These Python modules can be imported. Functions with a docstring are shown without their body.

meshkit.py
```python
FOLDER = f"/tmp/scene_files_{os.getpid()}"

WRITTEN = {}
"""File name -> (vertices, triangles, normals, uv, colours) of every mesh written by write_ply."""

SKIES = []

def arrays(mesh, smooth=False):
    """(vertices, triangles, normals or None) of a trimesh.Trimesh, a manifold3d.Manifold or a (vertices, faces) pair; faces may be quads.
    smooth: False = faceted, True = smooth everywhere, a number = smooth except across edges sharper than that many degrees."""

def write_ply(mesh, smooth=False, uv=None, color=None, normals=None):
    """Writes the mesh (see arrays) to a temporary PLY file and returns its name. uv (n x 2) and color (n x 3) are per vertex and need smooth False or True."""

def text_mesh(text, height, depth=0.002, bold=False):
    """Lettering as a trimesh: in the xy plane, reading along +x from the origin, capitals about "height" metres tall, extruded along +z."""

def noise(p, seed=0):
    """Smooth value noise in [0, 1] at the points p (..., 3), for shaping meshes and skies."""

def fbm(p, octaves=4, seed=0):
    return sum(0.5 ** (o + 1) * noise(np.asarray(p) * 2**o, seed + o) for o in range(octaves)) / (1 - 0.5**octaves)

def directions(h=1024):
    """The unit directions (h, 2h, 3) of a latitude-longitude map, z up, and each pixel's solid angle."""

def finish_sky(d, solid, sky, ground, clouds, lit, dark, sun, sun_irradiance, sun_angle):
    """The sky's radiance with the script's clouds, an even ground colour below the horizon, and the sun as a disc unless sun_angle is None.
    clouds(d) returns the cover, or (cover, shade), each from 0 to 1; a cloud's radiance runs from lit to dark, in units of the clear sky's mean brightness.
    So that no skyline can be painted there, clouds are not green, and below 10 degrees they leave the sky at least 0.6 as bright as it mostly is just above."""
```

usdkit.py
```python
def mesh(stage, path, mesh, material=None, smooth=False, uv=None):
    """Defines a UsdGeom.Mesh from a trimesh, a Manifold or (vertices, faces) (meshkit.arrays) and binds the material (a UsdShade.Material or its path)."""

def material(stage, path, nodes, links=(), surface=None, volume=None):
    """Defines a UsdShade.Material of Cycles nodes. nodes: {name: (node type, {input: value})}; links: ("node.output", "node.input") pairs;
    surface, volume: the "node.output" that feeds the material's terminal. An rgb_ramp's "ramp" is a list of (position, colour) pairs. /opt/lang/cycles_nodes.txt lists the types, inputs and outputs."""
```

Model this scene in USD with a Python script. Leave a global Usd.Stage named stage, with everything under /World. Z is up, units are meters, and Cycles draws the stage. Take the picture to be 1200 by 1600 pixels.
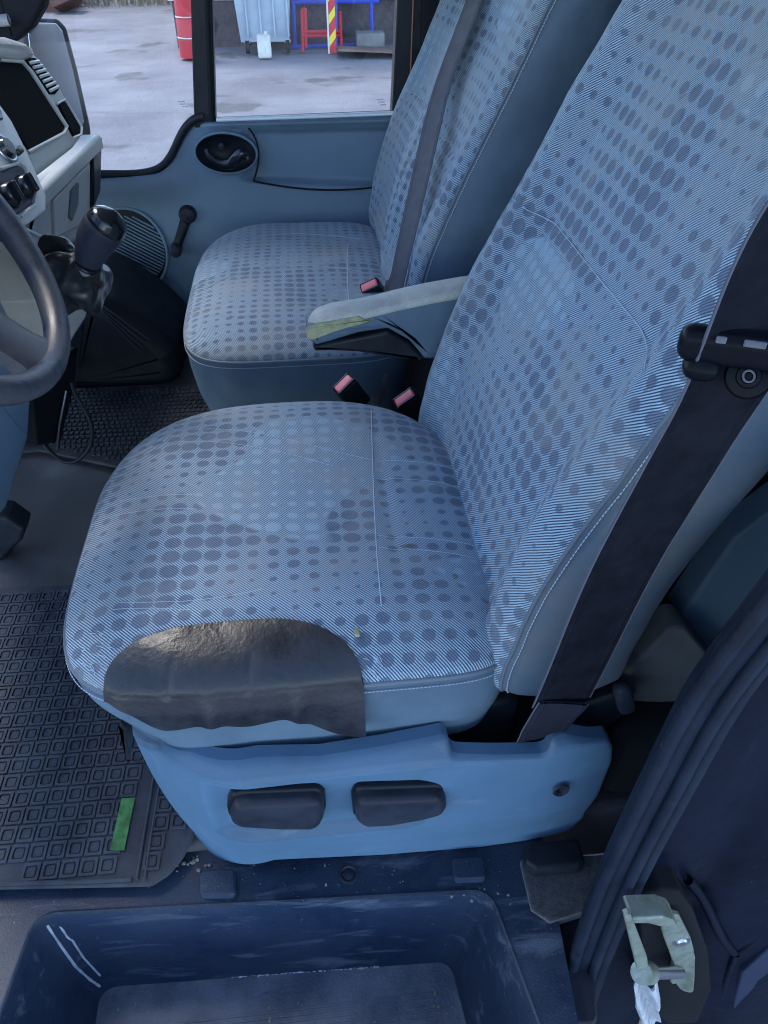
import math, random
import numpy as np, trimesh, manifold3d as m3, mapbox_earcut as earcut
from shapely.geometry import Polygon, LineString, box as sbox
from pxr import Usd, UsdGeom, UsdLux, UsdShade, Gf, Sdf
import usdkit, meshkit
random.seed(4); RNG = np.random.default_rng(4)
stage = Usd.Stage.CreateInMemory()
UsdGeom.SetStageUpAxis(stage, UsdGeom.Tokens.z); UsdGeom.SetStageMetersPerUnit(stage, 1.0)
UsdGeom.Xform.Define(stage, '/World'); UsdGeom.Scope.Define(stage, '/World/Looks')
# ---------------------------------------------------------------- camera, sky, sun
PITCH, YAW, FPX = math.radians(39), math.radians(6), 1200.0
EYE = np.array([0, 0, 1.65])
FW = np.array([math.sin(YAW) * math.cos(PITCH), math.cos(YAW) * math.cos(PITCH), -math.sin(PITCH)])
RT = np.array([math.cos(YAW), -math.sin(YAW), 0]); UP = np.cross(RT, FW)
cam = UsdGeom.Camera.Define(stage, '/World/camera')
M4 = Gf.Matrix4d(*RT, 0, *UP, 0, *(-FW), 0, *EYE, 1)
cam.AddTransformOp().Set(M4)
cam.CreateHorizontalApertureAttr(24.0); cam.CreateVerticalApertureAttr(32.0); cam.CreateFocalLengthAttr(24.0)
cam.CreateClippingRangeAttr(Gf.Vec2f(0.01, 500)); cam.CreateExposureAttr(EXPOSURE := 1.88)
cam.CreateFStopAttr(0.0); cam.CreateFocusDistanceAttr(1.1)
SUN_AZ = np.array([-0.62, 0.785]); SUN_EL = math.radians(60)
S = np.array([SUN_AZ[0] * math.cos(SUN_EL), SUN_AZ[1] * math.cos(SUN_EL), math.sin(SUN_EL)])
sky = usdkit.material(stage, '/World/Looks/sky_look', {
    's': ('sky_texture', {'sky_type': 'single_scattering', 'sun_disc': False, 'sun_elevation': SUN_EL,
                          'sun_rotation': math.atan2(S[0], S[1]), 'ozone_density': 1.2, 'air_density': 1.0, 'aerosol_density': 0.35}),
    'b': ('background_shader', {'strength': 0.15})}, [('s.color', 'b.color')], surface='b.background')
dome = UsdLux.DomeLight.Define(stage, '/World/sky')
UsdShade.MaterialBindingAPI.Apply(dome.GetPrim()).Bind(sky)
dome.GetPrim().SetCustomDataByKey('kind', 'structure')
sun = UsdLux.DistantLight.Define(stage, '/World/sun')
sun.CreateNormalizeAttr(True); sun.CreateIntensityAttr(0.26); sun.CreateAngleAttr(22.0); sun.CreateColorAttr(Gf.Vec3f(1, 0.93, 0.84))
zz = S / np.linalg.norm(S); xx = np.cross([0, 0, 1], zz); xx /= np.linalg.norm(xx); yy = np.cross(zz, xx)
sun.AddTransformOp().Set(Gf.Matrix4d(*xx, 0, *yy, 0, *zz, 0, 0, 0, 10, 1))
# ---------------------------------------------------------------- helpers
def at(px, py, **k):
    """The point of the place that lies on the plane x=, y= or z= along the sight line measured at (px, py)."""
    (a, v), = k.items(); i = 'xyz'.index(a)
    d = FW + RT * (px - 600) / FPX + UP * (800 - py) / FPX
    return EYE + d * (v - EYE[i]) / d[i]
def unit(v): v = np.asarray(v, float); return v / np.linalg.norm(v)
USED = {}
def numbered(parent, name):
    k = (parent, name); n = USED.get(k, -1) + 1; USED[k] = n
    return name if n == 0 else f'{name}_{n:03d}'
def pathof(p): return p if isinstance(p, str) else str(p.GetPath())
def obj(name, mesh, mat, parent=None, smooth=35, uv=None, label=None):
    par = pathof(parent) if parent is not None else '/World'
    path = par + '/' + numbered(par, name)
    m = usdkit.mesh(stage, path, mesh, mat, smooth=smooth, uv=uv)
    if label: m.GetPrim().SetCustomDataByKey('label', label)
    return m.GetPrim()
def tag(p, label=None, cat=None, group=None, kind=None):
    for k, v in (('label', label), ('category', cat), ('group', group), ('kind', kind)):
        if v: p.SetCustomDataByKey(k, v)
    return p
def thing(name, label, cat, group=None, kind=None):
    return tag(UsdGeom.Xform.Define(stage, '/World/' + numbered('/World', name)).GetPrim(), label, cat, group, kind)
def cat_(*ms): return trimesh.util.concatenate([trimesh.Trimesh(*meshkit.arrays(m)[:2], process=False) for m in ms])
def gridmesh(P, flip=False, closed_u=False, closed_v=False):
    nu, nv = P.shape[:2]; I = np.arange(nu * nv).reshape(nu, nv)
    if closed_u: I = np.vstack([I, I[:1]])
    if closed_v: I = np.hstack([I, I[:, :1]])
    a, b, c, d = I[:-1, :-1].ravel(), I[1:, :-1].ravel(), I[1:, 1:].ravel(), I[:-1, 1:].ravel()
    f = np.vstack([np.stack([a, b, c], 1), np.stack([a, c, d], 1)])
    if flip: f = f[:, ::-1]
    return trimesh.Trimesh(P.reshape(-1, 3), f, process=False)
def resample(p, step, closed=False):
    p = np.asarray(p, float)
    if closed: p = np.vstack([p, p[:1]])
    s = np.r_[0, np.cumsum(np.linalg.norm(np.diff(p, axis=0), axis=1))]
    n = max(2, int(round(s[-1] / step)) + 1); t = np.linspace(0, s[-1], n)
    q = np.stack([np.interp(t, s, p[:, k]) for k in range(p.shape[1])], 1)
    return q[:-1] if closed else q
def smoothpath(p, n=60):
    from scipy.interpolate import CubicSpline
    p = np.asarray(p, float); s = np.r_[0, np.cumsum(np.linalg.norm(np.diff(p, axis=0), axis=1))]
    return CubicSpline(s, p)(np.linspace(0, s[-1], n))
def tube(path, r, n=8, closed=False, cap=True, flat=1.0, upv=(0, 0, 1)):
    p = np.asarray(path, float); N = len(p); r = np.broadcast_to(np.asarray(r, float), (N,))
    t = np.gradient(p, axis=0) if not closed else np.roll(p, -1, 0) - np.roll(p, 1, 0)
    t /= np.maximum(np.linalg.norm(t, axis=1, keepdims=True), 1e-12)
    a = np.zeros_like(p); u = np.asarray(upv, float)
    for i in range(N):
        if i: u = a[i - 1]
        v = u - t[i] * (u @ t[i])
        if np.linalg.norm(v) < 1e-6: v = np.cross(t[i], [1, 0.3, 0.2])
        a[i] = unit(v)
    b = np.cross(t, a); ang = np.linspace(0, 2 * np.pi, n, endpoint=False)
    P = p[:, None] + r[:, None, None] * (flat * np.cos(ang)[None, :, None] * a[:, None] + np.sin(ang)[None, :, None] * b[:, None])
    m = gridmesh(P, closed_u=closed, closed_v=True, flip=True)
    if cap and not closed:
        v = np.vstack([m.vertices, p[:1], p[-1:]]); k = N * n; L = np.arange(n); R = np.roll(L, -1)
        f = np.vstack([m.faces, np.stack([np.full(n, k), R, L], 1)[:, ::-1], np.stack([np.full(n, k + 1), L + (N - 1) * n, R + (N - 1) * n], 1)[:, ::-1]])
        m = trimesh.Trimesh(v, f, process=False)
    return m
def roundpoly(pts, r):
    g = Polygon(pts)
    if not g.is_valid: g = g.buffer(0)
    if r > 0: g = g.buffer(-r, quad_segs=6).buffer(2 * r, quad_segs=6).buffer(-r, quad_segs=6)
    return g
def slab2(pts, t, bevel=0.002, r=0.0, step=None, nb=3):
    """Closed slab in local xy, from z=0 to z=t with a rounded upper edge."""
    g = roundpoly(pts, r)
    if g.geom_type != 'Polygon': g = max(g.geoms, key=lambda q: q.area)
    q = np.array(g.exterior.coords)[:-1]
    if Polygon(q).exterior.is_ccw is False: q = q[::-1]
    if step: q = resample(q, step, True)
    e = np.roll(q, -1, 0) - q; e /= np.maximum(np.linalg.norm(e, axis=1, keepdims=True), 1e-12)
    nl = np.stack([-e[:, 1], e[:, 0]], 1); nn = nl + np.roll(nl, 1, 0)
    nn /= np.maximum((nn * nn).sum(1, keepdims=True) / 2, 0.4)
    rings = [(0, 0.0)] + [(bevel * (1 - math.cos(a)), t - bevel + bevel * math.sin(a)) for a in np.linspace(0, math.pi / 2, nb + 1)] if bevel > 0 else [(0, 0), (0, t)]
    P = np.stack([np.c_[q + nn * o, np.full(len(q), z)] for o, z in rings])
    m = gridmesh(P, closed_v=True, flip=True); n = len(q); k = len(rings) - 1
    tri = earcut.triangulate_float64(q, np.array([n], np.uint32)).reshape(-1, 3)
    a2 = q[tri]; cr = np.cross(a2[:, 1] - a2[:, 0], a2[:, 2] - a2[:, 0]); tri[cr < 0] = tri[cr < 0][:, ::-1]
    f = np.vstack([m.faces, tri[:, ::-1], tri + k * n])
    return trimesh.Trimesh(m.vertices, f, process=False)
def place(m, o, ex, ey, ez):
    m = trimesh.Trimesh(*meshkit.arrays(m)[:2], process=False)
    v = m.vertices; m.vertices = np.asarray(o) + v[:, :1] * np.asarray(ex) + v[:, 1:2] * np.asarray(ey) + v[:, 2:3] * np.asarray(ez)
    if np.dot(np.cross(ex, ey), ez) < 0: m.faces = m.faces[:, ::-1]
    return m
def plate(px, t, bevel=0.002, r=0.0, step=None, **pl):
    """A slab whose face has the outline px on the plane x=, y= or z=; its thickness goes away from the eye."""
    (a, v), = pl.items(); P = np.array([at(*p, **pl) for p in px])
    if a == 'y': return place(slab2(P[:, [0, 2]], t, bevel, r, step), (0, v + t, 0), (1, 0, 0), (0, 0, 1), (0, -1, 0))
    if a == 'x': return place(slab2(P[:, [1, 2]], t, bevel, r, step), (v - t, 0, 0), (0, 1, 0), (0, 0, 1), (1, 0, 0))
    return place(slab2(P[:, [0, 1]], t, bevel, r, step), (0, 0, v - t), (1, 0, 0), (0, 1, 0), (0, 0, 1))
def rbox(size, r=0.004, seg=12):
    s = np.asarray(size) / 2 - r
    sp = [m3.Manifold.sphere(r, seg).translate((float(i * s[0]), float(j * s[1]), float(k * s[2]))) for i in (-1, 1) for j in (-1, 1) for k in (-1, 1)]
    return m3.Manifold.batch_hull(sp)
def bx(c, size, r=0.004, ax=None):
    ex, ey, ez = ax if ax is not None else np.eye(3)
    return place(rbox(size, r), c, ex, ey, ez)
def frame_from(d, hint=(0, 1, 0)):
    z = unit(d); x = unit(np.cross(hint, z)); return x, np.cross(z, x), z
def lathe(prof, c, axis, n=28, hint=(0, 0, 1)):
    x, y, z = frame_from(axis, hint if abs(np.dot(unit(hint), unit(axis))) < 0.95 else (1, 0, 0))
    p = np.asarray(prof, float); a = np.linspace(0, 2 * np.pi, n, endpoint=False)
    P = np.asarray(c) + p[:, None, :1] * (np.cos(a)[None, :, None] * x + np.sin(a)[None, :, None] * y) + p[:, None, 1:2] * z
    return gridmesh(P, closed_v=True, flip=True)
def spread(m, step, warp):
    """A closed mesh with its faces refined to about step and its points moved by warp."""
    v, f, _ = meshkit.arrays(m)
    man = m if hasattr(m, 'to_mesh') else m3.Manifold(m3.Mesh(np.asarray(v, np.float32), np.asarray(f, np.uint32)))
    man = man.refine_to_length(step); q = man.to_mesh()
    return trimesh.Trimesh(warp(np.array(q.vert_properties[:, :3], float)), np.array(q.tri_verts), process=False)
def sstep(a, b, x): t = np.clip((np.asarray(x, float) - a) / (b - a), 0, 1); return t * t * (3 - 2 * t)
# ---------------------------------------------------------------- materials
MAT = {}
def pm(name, col, rough=0.5, bump=0.0, bscale=400, var=0.0, vscale=12, col2=None, spec=0.5, metal=0.0, coat=0.0, sheen=0.0, rvar=0.0, bdetail=4, specks=None, aniso=None, scratch=None):
    n = {'g': ('geometry', {}), 'p': ('principled_bsdf', {'base_color': col, 'roughness': rough, 'specular_ior_level': spec, 'metallic': metal, 'coat_weight': coat, 'sheen_weight': sheen, 'coat_roughness': 0.2})}
    l = []
    if var > 0 or col2 is not None:
        c2 = col2 if col2 is not None else tuple(min(1, c * (1 + var)) for c in col)
        c1 = col if col2 is not None else tuple(c * (1 - var) for c in col)
        n['nv'] = ('noise_texture', {'scale': vscale, 'detail': 6.0, 'roughness': 0.62})
        n['rv'] = ('rgb_ramp', {'ramp': [(0.36, c1), (0.64, c2)]})
        l += [('g.position', 'nv.vector'), ('nv.fac', 'rv.fac'), ('rv.color', 'p.base_color')]
        last = 'rv.color'
        if specks is not None:                                     # small pale or dark flecks of dirt
            sc, thr, sc_col = specks
            n['ns'] = ('noise_texture', {'scale': sc, 'detail': 3.0, 'roughness': 0.7})
            n['rs'] = ('rgb_ramp', {'ramp': [(thr, (0, 0, 0)), (min(1, thr + 0.05), (1, 1, 1))]})
            n['ms'] = ('mix', {'color2': sc_col})
            l += [('g.position', 'ns.vector'), ('ns.fac', 'rs.fac'), ('rs.color', 'ms.fac'), (last, 'ms.color1'), ('ms.color', 'p.base_color')]; last = 'ms.color'
        if scratch is not None:                                    # stretched scuff marks
            sv, thr, s_col = scratch
            n['mp'] = ('mapping', {'scale': sv}); n['nq'] = ('noise_texture', {'scale': 1.0, 'detail': 5.0, 'roughness': 0.6, 'distortion': 0.6})
            n['rq'] = ('rgb_ramp', {'ramp': [(thr, (0, 0, 0)), (min(1, thr + 0.12), (0.7, 0.7, 0.7))]}); n['mq'] = ('mix', {'color2': s_col})
            l += [('g.position', 'mp.vector'), ('mp.vector', 'nq.vector'), ('nq.fac', 'rq.fac'), ('rq.color', 'mq.fac'), (last, 'mq.color1'), ('mq.color', 'p.base_color')]
        if rvar > 0:
            n['rr'] = ('map_range', {'from_min': 0.35, 'from_max': 0.65, 'to_min': max(0.03, rough - rvar), 'to_max': min(1, rough + rvar)})
            l += [('nv.fac', 'rr.value'), ('rr.result', 'p.roughness')]
    if bump > 0:
        n['nb'] = ('noise_texture', {'scale': bscale, 'detail': bdetail, 'roughness': 0.6})
        n['b'] = ('bump', {'strength': bump, 'distance': 1.0 / bscale})
        l += [('g.position', 'nb.vector'), ('nb.fac', 'b.height'), ('b.normal', 'p.normal')]
    m = usdkit.material(stage, '/World/Looks/' + name, n, l, surface='p.BSDF'); MAT[name] = m; return m
def fabric(name, light, dark, spot_d, spot_l, seed, cell=0.025, per=0.0028, thr=0.615):
    n = {'tc': ('texture_coordinate', {}), 'g': ('geometry', {})}; l = []; cnt = [0]
    def nd(kind, ins=None, **links):
        cnt[0] += 1; k = f'n{cnt[0]}'; n[k] = (kind, ins or {})
        for a, b in links.items(): l.append((b, f'{k}.{a}'))
        return k
    def mt(op, a, b=None, c=None):
        ins, ln = {'math_type': op}, {}
        for i, q in ((1, a), (2, b), (3, c)):
            if q is None: continue
            if isinstance(q, str): ln[f'value{i}'] = q
            else: ins[f'value{i}'] = float(q)
        return nd('math', ins, **ln) + '.value'
    sp = nd('separate_xyz', vector='tc.UV'); u, v = sp + '.x', sp + '.y'
    nw = nd('noise_texture', {'scale': 9.0, 'detail': 1.0}, vector='tc.UV') + '.fac'
    w = mt('multiply', mt('subtract', nw, 0.5), 0.006)
    u2, v2 = mt('add', u, w), mt('subtract', v, w)
    cu, cv = mt('divide', u2, cell), mt('divide', v2, cell * 0.98)
    iu, iv = mt('floor', cu), mt('floor', cv)
    fu, fv = mt('subtract', mt('fraction', cu), 0.5), mt('subtract', mt('fraction', cv), 0.5)
    ed = nd('noise_texture', {'scale': 700.0, 'detail': 2.0}, vector='tc.UV') + '.fac'
    d = mt('add', mt('sqrt', mt('add', mt('multiply', fu, fu), mt('multiply', mt('multiply', fv, fv), 1.15))), mt('multiply', mt('subtract', ed, 0.5), 0.16))
    cid = nd('combine_xyz', {'z': float(seed)}, x=iu, y=iv) + '.vector'
    rn = nd('noise_texture', {'scale': 0.21, 'detail': 1.0}, vector=cid) + '.fac'
    rad = nd('map_range', {'from_min': 0.32, 'from_max': 0.68, 'to_min': 0.13, 'to_max': 0.48, 'clamp': True}, value=rn) + '.result'
    mask = nd('map_range', {'from_min': -0.03, 'from_max': 0.05, 'to_min': 0.0, 'to_max': 1.0, 'clamp': True}, value=mt('subtract', rad, d)) + '.result'
    mp = nd('mapping', {'scale': (3.1, 4.6, 1), 'location': (seed * 1.7, seed * 2.3, seed)}, vector='tc.UV') + '.vector'
    kn = nd('noise_texture', {'scale': 1.0, 'detail': 0.0}, vector=mp) + '.fac'
    kind = nd('map_range', {'from_min': thr, 'from_max': thr + 0.01, 'clamp': True}, value=kn) + '.result'
    # twill lines
    wob = mt('multiply', mt('subtract', nd('noise_texture', {'scale': 60.0, 'detail': 2.0}, vector='tc.UV') + '.fac', 0.5), 0.0012)
    ph = mt('multiply', mt('add', mt('multiply', mt('add', u, v), 0.7071), wob), 2 * math.pi / per)
    st = mt('sine', ph)
    brk = nd('noise_texture', {'scale': 900.0, 'detail': 1.0}, vector='tc.UV') + '.fac'
    sm = nd('map_range', {'from_min': -0.55, 'from_max': 0.45, 'clamp': True}, value=mt('add', st, mt('multiply', mt('subtract', brk, 0.5), 1.3))) + '.result'
    base = nd('mix', {'color1': dark, 'color2': light}, fac=sm) + '.color'
    sm2 = mt('multiply', sm, 0.22)
    dd = nd('mix', {'color1': spot_d, 'color2': light}, fac=sm2) + '.color'
    sm3 = mt('multiply', mt('subtract', 1.0, sm), 0.42)
    ll = nd('mix', {'color1': spot_l, 'color2': dark}, fac=sm3) + '.color'
    spot = nd('mix', {}, fac=kind, color1=dd, color2=ll) + '.color'
    col = nd('mix', {}, fac=mt('multiply', mask, 0.90), color1=base, color2=spot) + '.color'
    dirt = nd('noise_texture', {'scale': 7.0, 'detail': 5.0, 'roughness': 0.65}, vector='g.position') + '.fac'
    dm = nd('map_range', {'from_min': 0.45, 'from_max': 0.75, 'to_min': 0.0, 'to_max': 0.6, 'clamp': True}, value=dirt) + '.result'
    col = nd('mix', {'color2': (0.24, 0.235, 0.22)}, fac=dm, color1=col) + '.color'
    stn = nd('noise_texture', {'scale': 34.0, 'detail': 2.0, 'roughness': 0.5}, vector='g.position') + '.fac'
    smk = nd('map_range', {'from_min': 0.735, 'from_max': 0.77, 'to_max': 0.7, 'clamp': True}, value=stn) + '.result'
    col = nd('mix', {'color2': (0.09, 0.075, 0.055)}, fac=smk, color1=col) + '.color'
    crs = nd('noise_texture', {'scale': 26.0, 'detail': 3.0, 'roughness': 0.5, 'distortion': 0.7}, vector='g.position') + '.fac'
    cr2 = nd('bump', {'strength': 0.55, 'distance': 0.010}, height=crs)
    bmp = nd('bump', {'strength': 0.5, 'distance': 0.0007}, normal=cr2 + '.normal', height=mt('add', mt('multiply', sm, mt('subtract', 1.0, mt('multiply', mask, 0.6))), mt('multiply', brk, 0.6)))
    p = nd('principled_bsdf', {'roughness': 0.85, 'specular_ior_level': 0.25, 'sheen_weight': 0.2, 'sheen_roughness': 0.45, 'sheen_tint': (0.85, 0.9, 1.0)}, base_color=col, normal=bmp + '.normal')
    m = usdkit.material(stage, '/World/Looks/' + name, n, l, surface=p + '.BSDF'); MAT[name] = m; return m
FAB = dict(light=(0.30, 0.41, 0.505), dark=(0.026, 0.047, 0.090), spot_d=(0.046, 0.062, 0.108), spot_l=(0.25, 0.36, 0.45))
fabric('cushion_cloth', **FAB, seed=5); fabric('backrest_cloth', **FAB, seed=9, thr=0.675, cell=0.026); fabric('bench_cloth', **FAB, seed=14); fabric('bench_back_cloth', **FAB, seed=21)
pm('seat_vinyl', (0.070, 0.108, 0.152), 0.48, bump=0.3, bscale=900, var=0.16, vscale=9, rvar=0.06, spec=0.3)
pm('seat_vinyl_worn', (0.056, 0.092, 0.138), 0.5, bump=0.3, bscale=900, col2=(0.10, 0.115, 0.128), vscale=7, spec=0.3)
pm('trim_plastic', (0.058, 0.112, 0.182), 0.45, bump=0.28, bscale=1100, var=0.11, vscale=6, rvar=0.08, spec=0.35, specks=(130, 0.72, (0.15, 0.18, 0.22)), scratch=((14, 14, 40), 0.62, (0.13, 0.17, 0.215)))
pm('door_plastic', (0.100, 0.155, 0.215), 0.48, bump=0.25, bscale=900, var=0.08, vscale=5, rvar=0.08, spec=0.4)
pm('dash_plastic', (0.32, 0.31, 0.295), 0.4, bump=0.15, bscale=1200, var=0.10, vscale=9, rvar=0.08)
pm('dash_fascia', (0.36, 0.365, 0.37), 0.3, var=0.05, vscale=20, coat=0.2)
pm('black_plastic', (0.006, 0.008, 0.012), 0.42, bump=0.15, bscale=900, var=0.3, vscale=20, rvar=0.1, spec=0.25)
pm('dusty_black', (0.011, 0.014, 0.024), 0.5, bump=0.2, bscale=700, var=0.4, vscale=14, rvar=0.1, spec=0.3, specks=(150, 0.70, (0.06, 0.07, 0.09)))
pm('gloss_black', (0.003, 0.004, 0.006), 0.16, spec=0.4, coat=0.25)
pm('screen_black', (0.002, 0.002, 0.003), 0.7, spec=0.04)
pm('patch_leather', (0.005, 0.0062, 0.010), 0.36, bump=0.12, bscale=150, var=0.4, vscale=22, rvar=0.08, spec=0.55)
pm('wheel_leather', (0.016, 0.020, 0.030), 0.36, bump=0.3, bscale=500, col2=(0.030, 0.031, 0.038), vscale=25, rvar=0.12)
pm('gaiter_leather', (0.008, 0.009, 0.011), 0.22, bump=0.2, bscale=400, var=0.3, vscale=30, rvar=0.08, spec=0.6, coat=0.2)
pm('mat_rubber', (0.014, 0.018, 0.028), 0.6, bump=0.35, bscale=500, col2=(0.044, 0.050, 0.062), vscale=16, rvar=0.15, spec=0.25, specks=(210, 0.71, (0.13, 0.135, 0.14)))
pm('mat_pad', (0.018, 0.021, 0.028), 0.4, bump=0.3, bscale=500, col2=(0.05, 0.053, 0.06), vscale=22, rvar=0.15)
pm('floor_vinyl', (0.058, 0.056, 0.060), 0.5, bump=0.25, bscale=300, var=0.25, vscale=8, rvar=0.12, spec=0.35, specks=(140, 0.72, (0.13, 0.13, 0.13)))
pm('step_plastic', (0.006, 0.013, 0.029), 0.42, bump=0.3, bscale=350, col2=(0.020, 0.032, 0.056), vscale=6, rvar=0.16, spec=0.3, specks=(170, 0.67, (0.11, 0.13, 0.17)), scratch=((7, 30, 30), 0.57, (0.085, 0.105, 0.14)))
pm('step_dust', (0.055, 0.068, 0.098), 0.7, bump=0.6, bscale=220, col2=(0.125, 0.14, 0.175), vscale=11, rvar=0.1, spec=0.25, specks=(240, 0.66, (0.28, 0.29, 0.31)), scratch=((10, 40, 10), 0.64, (0.035, 0.042, 0.06)))
pm('body_paint', (0.0024, 0.0038, 0.009), 0.4, bump=0.08, bscale=60, var=0.4, vscale=9, rvar=0.14, spec=0.09, specks=(190, 0.70, (0.05, 0.065, 0.10)), scratch=((30, 8, 12), 0.64, (0.006, 0.009, 0.016)))
pm('seal_rubber', (0.0045, 0.008, 0.016), 0.5, bump=0.2, bscale=260, var=0.35, vscale=14, rvar=0.12, spec=0.18, specks=(120, 0.71, (0.035, 0.045, 0.06)), scratch=((60, 60, 8), 0.64, (0.013, 0.018, 0.028)))
pm('zinc', (0.22, 0.25, 0.22), 0.45, metal=0.6, bump=0.1, bscale=200, col2=(0.13, 0.15, 0.11), vscale=60, rvar=0.1)
pm('steel', (0.62, 0.62, 0.64), 0.25, metal=1.0)
pm('webbing', (0.0045, 0.0055, 0.009), 0.85, bump=0.5, bscale=1300, col2=(0.0085, 0.0095, 0.015), vscale=40, spec=0.05)
pm('webbing_grey', (0.085, 0.088, 0.105), 0.75, bump=0.5, bscale=1300, var=0.1, vscale=40, spec=0.2)
pm('webbing_edge', (0.06, 0.065, 0.085), 0.8, spec=0.2)
pm('webbing_dark', (0.012, 0.013, 0.022), 0.8, bump=0.5, bscale=1300, var=0.1, vscale=40, spec=0.1)
pm('thread', (0.30, 0.37, 0.46), 0.8, sheen=0.2)
pm('piping_vinyl', (0.10, 0.125, 0.16), 0.5, bump=0.2, bscale=900, spec=0.3)
pm('buckle_red', (0.75, 0.13, 0.16), 0.3, coat=0.3)
pm('worn_foam', (0.30, 0.31, 0.19), 0.8, bump=0.8, bscale=260, col2=(0.20, 0.20, 0.12), vscale=60)
pm('arm_vinyl', (0.30, 0.305, 0.29), 0.42, bump=0.5, bscale=320, col2=(0.42, 0.42, 0.38), vscale=26, rvar=0.1)
pm('green_tape', (0.04, 0.13, 0.04), 0.6, var=0.35, vscale=60, bump=0.2, bscale=160, spec=0.2)
pm('scuff_grey', (0.33, 0.36, 0.40), 0.6, var=0.25, vscale=70)
pm('carpet', (0.035, 0.037, 0.042), 0.95, bump=0.9, bscale=420, var=0.4, vscale=160, sheen=0.2)
pm('lining_dark', (0.010, 0.011, 0.014), 0.8, var=0.2, vscale=4, spec=0.08)
pm('roof_lining', (0.45, 0.42, 0.38), 0.9)
pm('grey_card', (0.20, 0.20, 0.20), 0.7, var=0.15, vscale=6)
pm('back_grey', (0.085, 0.095, 0.10), 0.6, var=0.12, vscale=6, spec=0.3)
pm('fray', (0.40, 0.52, 0.64), 0.85)
pm('panel_blue', (0.009, 0.014, 0.030), 0.42, var=0.2, vscale=9, spec=0.25, specks=(190, 0.70, (0.10, 0.12, 0.17)))
pm('guide_black', (0.0025, 0.003, 0.005), 0.3, spec=0.09, bump=0.1, bscale=500)
pm('ledge_grey', (0.55, 0.60, 0.65), 0.3, spec=0.5)
pm('grit', (0.16, 0.145, 0.12), 0.9, var=0.5, vscale=90)
pm('rust_line', (0.22, 0.09, 0.05), 0.6)
pm('mirror_glass', (0.42, 0.46, 0.52), 0.12, metal=1.0)
pm('yard_ground', (0.165, 0.155, 0.178), 0.85, bump=0.5, bscale=30, col2=(0.25, 0.24, 0.265), vscale=0.9, specks=(0.8, 0.60, (0.115, 0.108, 0.115)), scratch=((0.5, 2.2, 1), 0.60, (0.13, 0.12, 0.127)))
pm('wall_white', (0.66, 0.67, 0.66), 0.6, var=0.04, vscale=1.5)
pm('plinth_brown', (0.060, 0.048, 0.052), 0.85, bump=0.5, bscale=14, var=0.35, vscale=2.2)
pm('bin_grey', (0.30, 0.36, 0.43), 0.45, var=0.12, vscale=3, rvar=0.05)
pm('paint_blue', (0.03, 0.06, 0.42), 0.45, var=0.1, vscale=4); pm('paint_red', (0.46, 0.02, 0.035), 0.45, var=0.1, vscale=4)
pm('paint_yellow', (0.70, 0.55, 0.03), 0.45); pm('plastic_white', (0.55, 0.55, 0.52), 0.5, var=0.12, vscale=9)
pm('concrete', (0.17, 0.17, 0.175), 0.9, bump=0.6, bscale=40, var=0.2, vscale=6)
pm('rusty_sheet', (0.17, 0.105, 0.08), 0.8, var=0.3, vscale=4)
pm('dry_stems', (0.24, 0.19, 0.13), 0.9, var=0.3, vscale=3); pm('scrap_rust', (0.22, 0.08, 0.05), 0.8, col2=(0.08, 0.06, 0.06), vscale=3)
pm('scrap_orange', (0.62, 0.13, 0.03), 0.6)
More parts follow.
